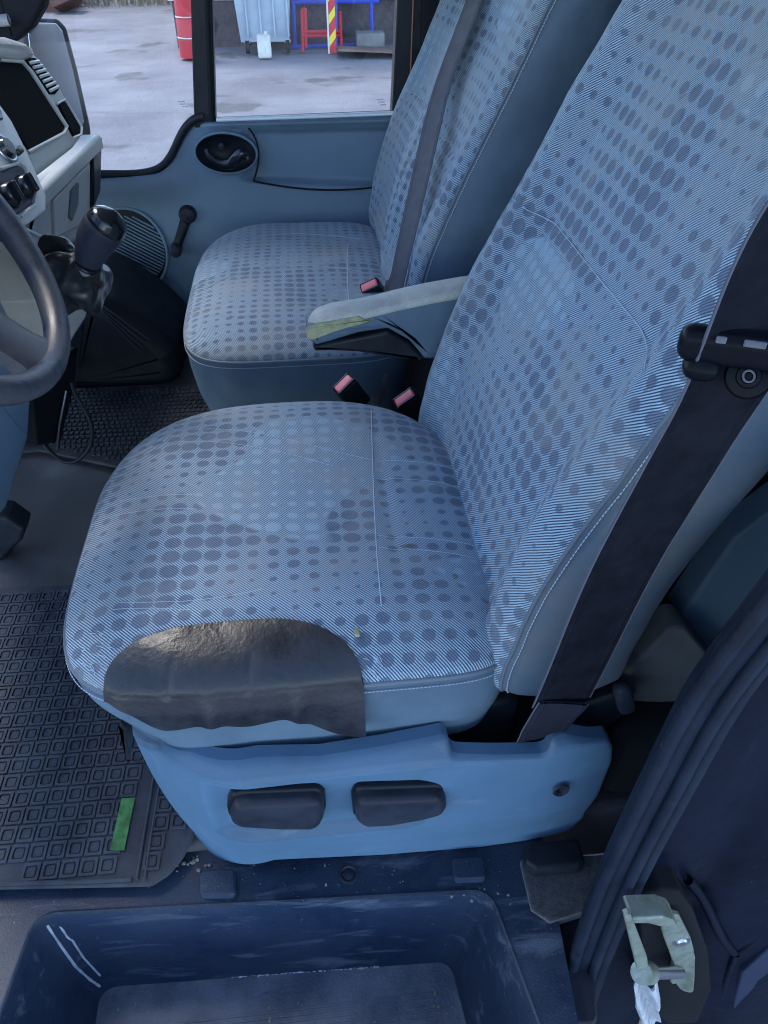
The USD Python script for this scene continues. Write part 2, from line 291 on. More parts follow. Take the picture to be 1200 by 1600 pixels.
usdkit.material(stage, '/World/Looks/pane', {'t': ('transparent_bsdf', {'color': (0.93, 0.95, 0.95)}), 'g': ('glossy_bsdf', {'roughness': 0.02, 'color': (0.9, 0.9, 0.9)}), 'f': ('fresnel', {'IOR': 1.5}), 'm': ('mix_closure', {})},
                [('f.fac', 'm.fac'), ('t.BSDF', 'm.closure1'), ('g.BSDF', 'm.closure2')], surface='m.closure')
MAT['pane'] = UsdShade.Material.Get(stage, '/World/Looks/pane')
M = MAT
# ---------------------------------------------------------------- setting outside the van
def yard():
    n = 60; xs = np.r_[-400, -120, -60, np.linspace(-30, 30, n), 60, 120, 400]; ys = np.r_[-400, -100, -30, np.linspace(-10, 45, n), 70, 150, 400]
    X, Y = np.meshgrid(xs, ys, indexing='ij'); Z = (meshkit.fbm(np.stack([X * 0.6, Y * 0.6, X * 0], -1), 3, 5) - 0.5) * 0.05
    Z[(np.abs(X) > 35) | (Y > 50)] = 0; Z -= 0.012
    return gridmesh(np.stack([X, Y, Z], -1))
tag(obj('ground', yard(), M['yard_ground'], smooth=True), kind='structure')
# ---------------------------------------------------------------- the van's cab
FLOOR, SILLZ = 0.65, 0.63
van = thing('van_cab', 'dark blue painted van cab with black floor, deep entry step and door pillar', 'van')
def slabz(x0, x1, y0, y1, z0, z1, r=0.01): return bx(((x0 + x1) / 2, (y0 + y1) / 2, (z0 + z1) / 2), (x1 - x0, y1 - y0, z1 - z0), r)
obj('floor_pan', slabz(-1.0, 1.3, 0.545, 2.2, 0.50, 0.646), M['floor_vinyl'], van, label='grey brown smooth vinyl floor between the two rubber mats')
obj('roof', slabz(-0.46, 1.3, 0.36, 2.25, 2.02, 2.08), M['roof_lining'], van)
obj('bulkhead', slabz(1.02, 1.08, 0.36, 2.25, 0.5, 2.02), M['lining_dark'], van)
obj('side_wall', slabz(0.62, 1.02, 2.18, 2.24, 0.5, 2.02), M['lining_dark'], van)
obj('side_wall', slabz(0.44, 1.02, 0.40, 0.43, 0.5, 2.02), M['lining_dark'], van)
obj('body_side', slabz(0.66, 4.2, 2.245, 2.30, 0.45, 2.3, 0.02), M['panel_blue'], van)
obj('far_door_skin', slabz(-0.9, 0.655, 2.262, 2.295, 0.55, 1.0, 0.012), M['panel_blue'], van)
obj('far_sill', slabz(-1.0, 0.62, 2.12, 2.2, 0.5, 0.70), M['black_plastic'], van)
# step well: a deck with a rounded hole, sloped sides, a dusty floor with tread ribs
def ring_of(px, z, r, n=160):
    P = np.array([at(*p, z=z)[:2] for p in px]); g = roundpoly(P, r); q = np.array(g.exterior.coords)[:-1]
    if not g.exterior.is_ccw: q = q[::-1]
    return g, q
TOPZ, LOWZ = SILLZ, 0.45
top_pts = np.array([(-0.395, 0.482), (0.185, 0.452), (0.225, 0.20), (-0.43, 0.20)])
low_pts = np.array([(-0.352, 0.458), (0.142, 0.440), (0.168, 0.20), (-0.350, 0.20)])
def rr(pts, r, n=240):
    g = roundpoly(pts, r); q = np.array(g.exterior.coords)[:-1]
    if not g.exterior.is_ccw: q = q[::-1]
    q = resample(q, g.exterior.length / n, True); c = pts.mean(0)
    k = np.argmin(np.arctan2(q[:, 1] - c[1], q[:, 0] - c[0])); return np.roll(q, -k, 0)
def same(q, n=240):
    s = np.linspace(0, len(q), n, endpoint=False); i = s.astype(int); t = (s - i)[:, None]; return q[i % len(q)] * (1 - t) + q[(i + 1) % len(q)] * t
rt_, rl_ = same(rr(top_pts, 0.028)), same(rr(low_pts, 0.02))
rings = []
for t in np.linspace(0, 1, 14):
    q = rt_ * (1 - t) + rl_ * t; z = TOPZ + (LOWZ - TOPZ) * t
    o = 0.0
    if t < 0.08: z = TOPZ + (LOWZ - TOPZ) * 0.08 * (t / 0.08) ** 2
    rings.append(np.c_[q, np.full(len(q), z)])
lip = rt_ + (rt_ - rt_.mean(0)) * np.array([0.012, 0.02])
P = np.stack([np.c_[lip, np.full(240, TOPZ + 0.004)]] + rings)
P[1, :, 2] = TOPZ + 0.003
P += (meshkit.fbm(P * 30, 3, 2)[..., None] - 0.5) * 0.0015
deck = Polygon([(-0.75, 0.15), (0.245, 0.15), (0.275, 0.525), (-0.75, 0.575)]).difference(Polygon(lip * 1.0).buffer(-0.001))
step = thing('entry_step', 'scuffed black plastic entry step with ribbed dusty tread below the driver seat', 'step')
dk = max(deck.geoms, key=lambda g: g.area) if deck.geom_type != 'Polygon' else deck
obj('deck', trimesh.Trimesh(*[a for a in meshkit.arrays(trimesh.creation.extrude_polygon(dk, 0.03, engine='earcut'))[:2]], process=False).apply_translation((0, 0, TOPZ - 0.026)), M['step_plastic'], step)
obj('well_wall', gridmesh(P), M['step_plastic'], step, smooth=50)
tp = Polygon(rl_).buffer(0.004); X0, Y0, X1, Y1 = tp.bounds
def tread():
    m = trimesh.creation.extrude_polygon(tp, 0.02, engine='earcut'); m.apply_translation((0, 0, LOWZ - 0.02)); return m
obj('tread', tread(), M['step_dust'], step)
for i in range(17):                                                     # tread ribs, in three runs
    y = 0.402 - i * 0.0068
    for (a, b) in ((-0.30, -0.262), (-0.235, 0.005 - 0.002 * i), (0.03 - 0.002 * i, 0.062 - 0.0015 * i), (0.075 - 0.0015 * i, 0.112)):
        if a < -0.25 and i < 2: continue
        obj('rib', place(slab2([(a, -0.0017), (b, -0.0017), (b, 0.0017), (a, 0.0017)], 0.0016, 0.0006, 0, nb=1), (0, y, LOWZ - 0.0002), (1, 0, 0), (0, 1, 0), (0, 0, 1)), M['step_dust'], step)
wl_ = np.array([(x, np.interp(x, rl_[:, 0][np.argsort(rl_[:, 0])], np.maximum.accumulate(rl_[:, 1][np.argsort(rl_[:, 0])])), LOWZ + 0.001) for x in np.linspace(-0.17, 0.04, 90)])
wl_[:, 1] = 0.458 + (wl_[:, 0] + 0.352) * (-0.018 / 0.494) + 0.0005; wl_[:, 1] += RNG.normal(0, 0.0007, 90); wl_[:, 2] += RNG.normal(0, 0.0006, 90)
obj('worn_edge', tube(wl_, np.clip(RNG.normal(0.0009, 0.0007, 90), 0.0001, 0.003), 5), M['scuff_grey'], step, label='pale worn line along the back edge of the tread')
# raised border, screw cap and small bosses on the deck
def on_deck(px, dz=0.004, t=0.005, r=0.006, bevel=0.003): return plate(px, t, bevel, r, z=TOPZ + dz + t)
obj('boss', on_deck([(312, 1358), (366, 1356), (368, 1398), (312, 1398)], t=0.012, r=0.006), M['step_plastic'], step)
obj('boss', on_deck([(705, 1340), (755, 1336), (760, 1372), (710, 1374)], t=0.012, r=0.006), M['step_plastic'], step)
c = at(545, 1366, z=TOPZ + 0.006)
obj('screw_cap', lathe([(0.0, 0.0035), (0.006, 0.003), (0.008, 0.0015), (0.010, 0.004), (0.0118, 0.004), (0.0125, 0)], c - (0, 0, 0.002), (0, 0, 1)), M['dusty_black'], step)
lipm = tube(np.c_[rt_ + (rt_ - rt_.mean(0)) * 0.006, np.full(240, TOPZ + 0.003)], 0.0035, 8, closed=True)
obj('rim', lipm, M['step_plastic'], step)
pth = lambda px, **k: np.array([at(*p, **k) for p in px])
def wallpt(px, py):
    """Point on the sloped left or back wall of the well along a sight line."""
    best = None
    d = FW + RT * (px - 600) / FPX + UP * (800 - py) / FPX
    for z in np.linspace(TOPZ, LOWZ, 60):
        p = EYE + d * (z - EYE[2]) / d[2]; t = (TOPZ - z) / (TOPZ - LOWZ); q = Polygon(rt_ * (1 - t) + rl_ * t)
        g = abs(q.exterior.distance(__import__('shapely').Point(p[:2])))
        if best is None or g < best[0]: best = (g, p)
    return best[1]
for w, px in ((0.0017, [(62, 1425), (75, 1448), (95, 1478), (118, 1510), (140, 1530), (156, 1541)]), (0.0015, [(80, 1425), (96, 1450), (106, 1466), (112, 1468), (130, 1496), (156, 1524)])):
    pp = np.array([wallpt(*p) for p in px]) + np.array([0.0006, -0.0006, 0.0006])
    obj('scuff', tube(resample(pp, 0.006), w * (0.8 + 0.4 * RNG.random(len(resample(pp, 0.006)))), 6, flat=0.5), M['scuff_grey'], step, label='pale scuff line down the left corner of the step')
# carpet strip and floor under the seat
obj('carpet', plate([(812, 1342), (1020, 1330), (1010, 1390), (860, 1440), (830, 1420)], 0.02, 0.003, 0.004, z=0.640), M['carpet'], van)
obj('seat_rail_cover', plate([(822, 1315), (905, 1308), (915, 1345), (905, 1352), (836, 1358), (820, 1345)], 0.02, 0.006, 0.006, z=0.662), M['black_plastic'], van)
obj('jamb_pocket', plate([(835, 1402), (920, 1390), (935, 1600), (858, 1600)], 0.03, 0.004, 0.01, z=0.600), M['dusty_black'], van)
obj('pillar_foot', plate([(815, 1420), (832, 1412), (868, 1560), (850, 1570)], 0.02, 0.004, 0.004, z=0.628), M['carpet'], van)
obj('pedestal', slabz(-0.13, 0.24, 0.58, 1.05, 0.64, 0.86, 0.02), M['black_plastic'], van)
obj('pedestal', slabz(-0.15, 0.22, 1.46, 2.06, 0.64, 0.80, 0.02), M['black_plastic'], van)
# B pillar next to the camera: painted jamb panel, rubber door seal with two ribs
PY = 0.385
jamb = [(1010, 1370), (1060, 1250), (1130, 1120), (1230, 1000), (1500, 900), (1700, 1800), (870, 1800), (900, 1600), (940, 1500)]
def jw(v):
    v = v.copy(); x, z = v[:, 0], v[:, 2]
    v[:, 1] += -0.02 * sstep(0.47, 0.58, x) + 0.012 * np.exp(-((x - 0.43) / 0.03) ** 2) + 0.004 * (meshkit.fbm(np.c_[x * 14, z * 14, z * 0], 3, 4) - 0.5); return v
jm = spread(plate(jamb, 0.03, 0.003, 0.02, y=PY), 0.012, jw)
obj('door_pillar', jm, M['body_paint'], van, smooth=40)
sp = smoothpath([at(1290, 830, y=0.385), at(1200, 960, y=0.383), at(1130, 1050, y=0.38), at(1050, 1190, y=0.378), at(985, 1320, y=0.375), at(935, 1440, y=0.372), at(895, 1560, y=0.37), at(870, 1660, y=0.37)], 80)
seal = obj('door_seal', tube(sp + (0.0, 0.002, 0), 0.0205, 14, flat=0.8, upv=(0, -1, 0)), M['seal_rubber'], van, smooth=True)
for off, r in ((-0.019, 0.0075), (0.004, 0.0065), (0.020, 0.0095)):
    obj('rib', tube(sp + np.array([off, -0.0165 + 6 * (off * off) * 4, 0]), r, 10), M['seal_rubber'], seal, smooth=True)
obj('pillar_crease', tube(smoothpath([at(1075, 1375, y=0.382), at(1095, 1400, y=0.38), at(1120, 1450, y=0.38), at(1150, 1490, y=0.378)], 20), 0.006, 8), M['body_paint'], van, smooth=True)
obj('pillar_crease', tube(smoothpath([at(1150, 1490, y=0.378), at(1175, 1470, y=0.378), at(1220, 1430, y=0.378)], 12), 0.005, 8), M['body_paint'], van, smooth=True)
obj('pillar_crease', tube(smoothpath([at(1150, 1490, y=0.376), at(1135, 1530, y=0.376), at(1115, 1620, y=0.376)], 12), 0.005, 8), M['body_paint'], van, smooth=True)
obj('pillar_panel', plate([(1138, 1600), (1160, 1520), (1215, 1470), (1300, 1440), (1300, 1700), (1110, 1700)], 0.012, 0.003, 0.006, y=0.366), M['panel_blue'], van, smooth=40)
obj('striker_recess', plate([(1000, 1400), (1030, 1388), (1062, 1392), (1085, 1425), (1108, 1490), (1112, 1550), (1090, 1600), (1040, 1600), (1005, 1560)], 0.03, 0.004, 0.01, y=0.358), M['lining_dark'], van, smooth=40)
lat = thing('door_striker', 'yellowish zinc door striker loop bolted to the dark blue pillar', 'door striker')
obj('back_plate', spread(plate([(1030, 1424), (1062, 1432), (1080, 1468), (1092, 1510), (1084, 1552), (1066, 1557), (1048, 1536), (1052, 1505), (1036, 1462)], 0.006, 0.002, 0.006, y=0.346), 0.006, lambda v: v + np.c_[v[:, 0] * 0, 0.010 * np.exp(-((v[:, 0] - 0.43) / 0.012) ** 2), v[:, 0] * 0]), M['zinc'], lat)
obj('arm', plate([(976, 1434), (986, 1430), (1012, 1498), (1016, 1530), (1006, 1538), (998, 1525)], 0.008, 0.002, 0.002, y=0.318), M['zinc'], lat)
a_, b_ = at(1003, 1520, y=0.316), at(1062, 1519, y=0.344)
obj('pin', tube(np.array([a_, b_]), 0.0075, 16), M['steel'], lat)
obj('pin_head', tube(np.array([a_ + (a_ - b_) * 0.02, a_ + (b_ - a_) * 0.18]), 0.0125, 18), M['zinc'], lat)
obj('top_lug', plate([(984, 1436), (1036, 1434), (1054, 1440), (1062, 1452), (1044, 1452), (1012, 1444), (988, 1444)], 0.024, 0.003, 0.003, y=0.320), M['zinc'], lat)
obj('bolt', lathe([(0, 0.004), (0.006, 0.004), (0.0075, 0.002), (0.0105, 0.002), (0.0105, -0.004)], at(1064, 1470, y=0.347), (0, -1, 0)), M['steel'], lat)
rag = [(988, 1535), (1010, 1540), (1030, 1535), (1032, 1560), (1026, 1572), (1031, 1590), (1026, 1615), (1002, 1615), (1000, 1590), (992, 1572)]
rg = obj('torn_label', spread(plate(rag, 0.003, 0.001, 0, y=0.330), 0.004, lambda v: v + np.c_[v[:, 0] * 0, 0.008 * np.sin(v[:, 0] * 260 + v[:, 2] * 90), v[:, 0] * 0]), M['scuff_grey'], smooth=60)
tag(rg, 'torn pale grey tape hanging under the door striker', 'tape')
# ---------------------------------------------------------------- rubber mats
mat = thing('floor_mat', 'dirty black rubber driver floor mat of small rectangular cells', 'floor mat')
MZ = FLOOR + 0.006
def matpoly(px, z=MZ): return np.array([at(*p, z=z)[:2] for p in px])
mo = matpoly([(-330, 930), (110, 914), (320, 905), (320, 1250), (300, 1310), (285, 1338), (264, 1364), (236, 1382), (-260, 1392)])
obj('sheet', place(slab2(mo, 0.006, 0.002, 0.012), (0, 0, FLOOR), (1, 0, 0), (0, 1, 0), (0, 0, 1)), M['mat_rubber'], mat)
def cellmesh(w, h, seed):
    r = np.random.default_rng(seed); o = np.array([(-w, -h), (w, -h), (w, h), (-w, h)]) / 2
    fr = slab2(o * 1.0, 0.003, 0.0012, 0.0015, nb=1); g = roundpoly(o, 0.0015).difference(roundpoly(o * np.array([0.70, 0.72]), 0.003))
    ring = trimesh.creation.extrude_polygon(g, 0.0028, engine='earcut')
    pad = slab2(o * np.array([0.56, 0.60]), 0.0016, 0.0008, 0.003, nb=1)
    return ring, pad
CW, CH = 0.0245, 0.0272
mpoly = Polygon(mo).buffer(-0.006)
org = at(212, 1368, z=MZ); ux = unit([1, -0.012, 0]); uy = unit([0.10, 1, 0]) * 1.0
ring, pad = cellmesh(CW * 0.90, CH * 0.88, 1)
cells = []
for j in range(0, 24):
    for i in range(-32, 3):
        c = org + ux * (i - 0.62) * CW + uy * (j + 0.62) * CH
        if i >= 0: c = c + ux * 0.032
        q = sbox(c[0] - CW * 0.45, c[1] - CH * 0.44, c[0] + CW * 0.45, c[1] + CH * 0.44)
        if not mpoly.contains(q) or c[0] < -0.72: continue
        cells.append(c)
cells.sort(key=lambda c: np.linalg.norm(c - EYE)); rest = []
for k, c in enumerate(cells):
    cc = c + np.array([0, 0, -0.0002]); cc[2] = MZ - 0.0003
    tilt = RNG.normal(0, 0.012, 2)
    m = cat_(ring, pad); mm = place(m, cc, unit([1, -0.012, tilt[0]]), unit([0.012 + 0.02 * tilt[1], 1, tilt[1]]), (0, 0, 1))
    if k < 300: obj('cell', mm, M['mat_rubber'], mat, smooth=30)
    else: rest.append(mm)
if rest: tag(obj('far_cells', cat_(*rest), M['mat_rubber'], mat, smooth=30), kind='stuff')
g0, g1 = at(214, 1375, z=MZ + 0.001), at(246, 1180, z=MZ + 0.001)
obj('groove_bead', tube(np.array([g0, g1]), 0.0022, 8), M['mat_rubber'], mat)
obj('groove_bead', tube(np.array([g0, g1]) + (0.010, 0, 0), 0.0022, 8), M['mat_rubber'], mat)
eb = pth([(-200, 1385), (0, 1381), (120, 1378), (206, 1374)], z=MZ + 0.001)
obj('edge_bead', tube(eb, 0.003, 8), M['mat_rubber'], mat)
tag(obj('tape_strip', plate([(190, 1247), (211, 1246), (194, 1328), (172, 1328)], 0.0012, 0.0004, 0.001, z=MZ + 0.0042), M['green_tape']), 'bright green tape strip stuck on the rubber floor mat', 'tape')
pmat = thing('floor_mat', 'dark ribbed rubber mat in the passenger footwell beyond the gear lever', 'floor mat')
po = matpoly([(20, 704), (60, 700), (190, 728), (420, 745), (430, 600), (120, 604), (40, 650)], FLOOR + 0.01)
obj('sheet', place(slab2(po, 0.008, 0.003, 0.01), (0, 0, FLOOR), (1, 0, 0), (0, 1, 0), (0, 0, 1)), M['mat_rubber'], pmat)
pp_ = Polygon(po).buffer(-0.008); cs = []
for i in range(40):
    for j in range(30):
        c = np.array([-0.72 + i * 0.0125 + (j % 2) * 0.004, 1.40 + j * 0.0185])
        if pp_.contains(sbox(c[0] - 0.005, c[1] - 0.006, c[0] + 0.005, c[1] + 0.006)):
            cs.append(bx((c[0], c[1], FLOOR + 0.0085), (0.0088, 0.0125, 0.006), 0.0015))
tag(obj('studs', cat_(*cs), M['mat_rubber'], pmat, smooth=30), kind='stuff')
for (px, py, s) in ((268, 598, 0.006), (272, 590, 0.003), (180, 708, 0.003), (300, 640, 0.003)):
    pass
# ---------------------------------------------------------------- seats
class Cushion:
    def __init__(s, cx, cy, a, b, nf, zp, H, dips, seed, zb_side, zb_front):
        s.__dict__.update(locals())
    def outline(s, th):
        c, q = np.cos(th), np.sin(th); n = s.nf(th)
        return 1.0 / (np.abs(c / s.a) ** n + np.abs(q / s.b) ** n) ** (1 / n)
    def zpipe(s, x, y): return s.zp + 0.008 * sstep(s.cx - s.a * 0.3, s.cx + s.a, x) * 0
    def surf(s, th, r):
        rho = s.outline(th); x = s.cx + rho * r * np.cos(th); y = s.cy + rho * r * np.sin(th)
        dome = np.maximum(1 - r ** 4.2, 0) ** 0.52
        z = s.zp + s.H * dome
        for (dx, dy, w, h, dd) in s.dips: z = z + dd * np.exp(-((x - dx) / w) ** 2 - ((y - dy) / h) ** 2) * dome
        z = z + 0.006 * (meshkit.fbm(np.stack([x * 9, y * 9, x * 0 + s.seed], -1), 3, s.seed) - 0.5) * dome
        return np.stack([x, y, z], -1)
    def at_xy(s, x, y):
        th = np.arctan2(y - s.cy, x - s.cx); r = np.hypot(x - s.cx, y - s.cy) / s.outline(th); return s.surf(th, np.minimum(r, 1))
    def build(s, parent, cloth, names=('cushion', 'cushion_skirt')):
        th = np.linspace(0, 2 * np.pi, 260); r = np.sin(np.linspace(0, np.pi / 2, 70)) ** 0.9
        T, R = np.meshgrid(th, r, indexing='ij'); Pq = s.surf(T, R)
        L = np.concatenate([np.zeros((len(th), 1)), np.cumsum(np.linalg.norm(np.diff(Pq, axis=1), axis=2), axis=1)], 1)
        uv = np.stack([L * np.cos(T) + s.cx, L * np.sin(T) + s.cy], -1).reshape(-1, 2)
        cu = obj(names[0], gridmesh(Pq, flip=True), cloth, parent, smooth=True, uv=uv)
        rim = Pq[:-1, -1]
        obj('piping', tube(rim + (0, 0, -0.001), 0.0032, 8, closed=True), M['piping_vinyl'], cu, smooth=True)
        t = np.linspace(0, 1, 16); th2 = np.linspace(0, 2 * np.pi, 200)
        T2, K = np.meshgrid(th2, t, indexing='ij'); rho = s.outline(T2)
        front = sstep(0.35, 0.95, -np.cos(T2))
        k = 1 + 0.012 * np.sin(np.pi * K) - K * (0.045 + 0.24 * front) * np.clip(K * 1.2, 0, 1)
        zb = s.zb_side + (s.zb_front - s.zb_side) * front
        X = s.cx + rho * k * np.cos(T2); Yv = s.cy + rho * k * np.sin(T2); Z = s.zp - 0.003 + (zb - s.zp) * K
        Pk = np.stack([X, Yv, Z], -1); Pk += 0.004 * (meshkit.fbm(Pk * np.array([10, 10, 26]), 3, s.seed + 3)[..., None] - 0.5) * np.sin(np.pi * K)[..., None]
        Pk[-1] = Pk[0]
        sk = obj(names[1], gridmesh(Pk, flip=True), M['seat_vinyl'], parent, smooth=True)
        c2 = s.surf(th2, th2 * 0 + 1.0); st = c2 * 1.0; st[:, :2] = (st[:, :2] - (s.cx, s.cy)) * 1.012 + (s.cx, s.cy); st[:, 2] -= 0.0105
        st = resample(st[:-1], 0.0045, True); segs = [tube(st[i:i + 2] * 1.0 if i + 2 <= len(st) else st[[i, 0]], 0.0007, 4) for i in range(0, len(st) - 1)]
        segs = [tube(np.array([st[i], st[i] * 0.3 + st[i + 1] * 0.7]), 0.0007, 4) for i in range(len(st) - 1)]
        tag(obj('stitching', cat_(*segs), M['thread'], sk, smooth=False), kind='stuff')
        return cu
    def seam(s, cu, xy, r=0.0007, groove=0, mat='thread', lift=0.0004):
        p = smoothpath(xy, 70) if len(xy) > 2 else resample(xy, 0.006)
        q = np.array([s.at_xy(*a) for a in p]); q[:, 2] += lift
        obj('seam', tube(q, r, 5), M[mat], cu, smooth=True)
seat = thing('driver_seat', 'grey blue spotted driver seat nearest the camera with leather patch and armrest', 'seat')
def nf1(th):
    far = sstep(-0.2, 0.5, np.sin(th)); rear = sstep(-0.2, 0.6, np.cos(th)); return 4.6 - 1.9 * far + 4.5 * rear * (1 - far)
dc = Cushion(-0.050, 0.838, 0.267, 0.298, nf1, 0.967, 0.045, [(0.07, 0.82, 0.13, 0.14, -0.012), (0.0, 0.62, 0.2, 0.05, 0.006), (0.0, 1.02, 0.2, 0.06, 0.004), (0.09, 0.83, 0.008, 0.2, -0.004), (-0.2, 0.83, 0.07, 0.2, 0.004)], 3, 0.838, 0.885)
cu = dc.build(seat, M['cushion_cloth'])
def cxy(*px): return [tuple(at(*p, z=1.0)[:2]) for p in px]
dc.seam(cu, cxy((580, 640), (583, 740), (588, 850), (596, 955)), 0.0008)
for px in ([(285, 678), (420, 690), (500, 707), (583, 723)], [(235, 700), (330, 700), (420, 712), (520, 733)], [(590, 722), (735, 724)], [(590, 748), (740, 752)], [(185, 784), (320, 786)], [(178, 806), (310, 808)], [(590, 838), (745, 845)], [(592, 858), (745, 866)], [(185, 945), (300, 948), (410, 930)], [(175, 955), (300, 962)]):
    dc.seam(cu, cxy(*px), 0.0003)
# leather patch lying over the near edge of the cushion
def patch():
    xs = np.linspace(-0.247, 0.034, 130); tt = np.linspace(0, 1, 60); out = np.zeros((130, 60, 3))
    def outn(x, y):
        n_ = float(dc.nf(np.arctan2(y - dc.cy, x - dc.cx))); gx_ = np.sign(x - dc.cx) * abs((x - dc.cx) / dc.a) ** (n_ - 1) / dc.a; gy_ = np.sign(y - dc.cy) * abs((y - dc.cy) / dc.b) ** (n_ - 1) / dc.b; return unit([gx_, gy_, 0])
    for i, x in enumerate(xs):
        e = (x - xs[0]) / (xs[-1] - xs[0])
        ynear = dc.cy - dc.outline(np.arctan2(-1.0, 0.0 + (x - dc.cx) / 0.29)) * 0 - 0.29
        # near outline at this x
        lo_y, hi_y = 0.50, 0.82
        for _ in range(50):
            y0 = (lo_y + hi_y) / 2
            if np.hypot(x - dc.cx, y0 - dc.cy) > dc.outline(np.arctan2(y0 - dc.cy, x - dc.cx)): lo_y = y0
            else: hi_y = y0
        yy = y0 + (np.linspace(0, 1, 120) ** 2.5) * 0.20; top = dc.at_xy(np.full(120, x), yy)
        s = np.r_[0, np.cumsum(np.linalg.norm(np.diff(top, axis=0), axis=1))]
        tmax = 0.080 * max(0.0, 1 - abs((e - 0.50) / 0.50) ** 2.6) ** 0.5 + 0.004
        tmin = -0.041 - 0.034 * sstep(0.70, 0.98, e) + 0.034 * (1 - sstep(0.0, 0.22, e)) + 0.003 * math.sin(e * 21)
        for j, t in enumerate(tmin + (tmax - tmin) * tt):
            if t >= 0: p = np.array([np.interp(t, s, top[:, k]) for k in range(3)])
            else: p = top[0] + outn(x, y0) * (-0.05 * t) + np.array([0, 0, t])
            on = outn(x, y0); n = on if t <= 0 else unit(on * (1 - sstep(0, 0.07, t)) + np.array([0, 0, 0.05 + sstep(0, 0.05, t)]))
            fold = 0.0050 * max(0, math.sin(e * 18.5 + 0.6)) ** 5 * (1 - sstep(-0.03, 0.02, t)) + 0.006 * sstep(0.75, 1, e) * sstep(0.0, -0.07, t)
            wr = 0.0028 * (meshkit.fbm(np.array([[x * 22 + t * 10, t * 26, 2.0]]), 2, 9)[0] - 0.5) - 0.0016 * math.exp(-((e - 0.24 - 0.6 * t) / 0.014) ** 2) * sstep(0, 0.006, t) * (1 - sstep(0.03, 0.05, t)) - 0.0016 * math.exp(-((e - 0.55 - 0.4 * t) / 0.014) ** 2) * sstep(0, 0.006, t) * (1 - sstep(0.03, 0.05, t))
            seamd = -0.0007 * math.exp(-((t - 0.004) / 0.0035) ** 2)
            out[i, j] = p + n * (0.0045 + 0.0035 * sstep(0.005, -0.02, t) + fold + wr + seamd)
    inner = out - np.array([0, -0.002, 0.0016])
    o, n2 = gridmesh(out), None
    ring_i = np.vstack([out[0], out[1:, -1], out[-1, ::-1][1:], out[::-1, 0][1:]]); ring_o = np.vstack([inner[0], inner[1:, -1], inner[-1, ::-1][1:], inner[::-1, 0][1:]])
    return cat_(gridmesh(out), gridmesh(inner, flip=True), gridmesh(np.stack([ring_i, ring_o])))
obj('leather_patch', patch(), M['patch_leather'], seat, smooth=60, label='worn dark leather patch glued over the near edge of the cushion')
fr_ = []
for (cx_, cy_, n_, sx, sy) in ((150, 1038, 34, 16, 20), (582, 1045, 22, 9, 14)):
    for k in range(n_):
        a = at(cx_ + RNG.normal(0, sx), cy_ + RNG.normal(0, sy), z=0.99)[:2]; d_ = unit(np.array([0.7, -0.7]) + RNG.normal(0, 0.22, 2)) * RNG.uniform(0.004, 0.012)
        q = np.array([dc.at_xy(*(a + d_ * t)) + (0, 0, 0.0006 + 0.0012 * math.sin(math.pi * t)) for t in (0, 0.5, 1)])
        if np.hypot((a[0] - dc.cx), (a[1] - dc.cy)) / dc.outline(np.arctan2(a[1] - dc.cy, a[0] - dc.cx)) < 0.985: fr_.append(tube(q, 0.0003, 4))
tag(obj('frayed_threads', cat_(*fr_), M['fray'], cu, smooth=False), kind='stuff')
e0 = dc.at_xy(0.020, 0.60)
obj('torn_foam', place(rbox((0.006, 0.012, 0.004), 0.0015), e0 + (0.011, -0.018, 0.0), (1, 0, 0), (0, 1, 0), (0, 0, 1)), M['worn_foam'], seat)
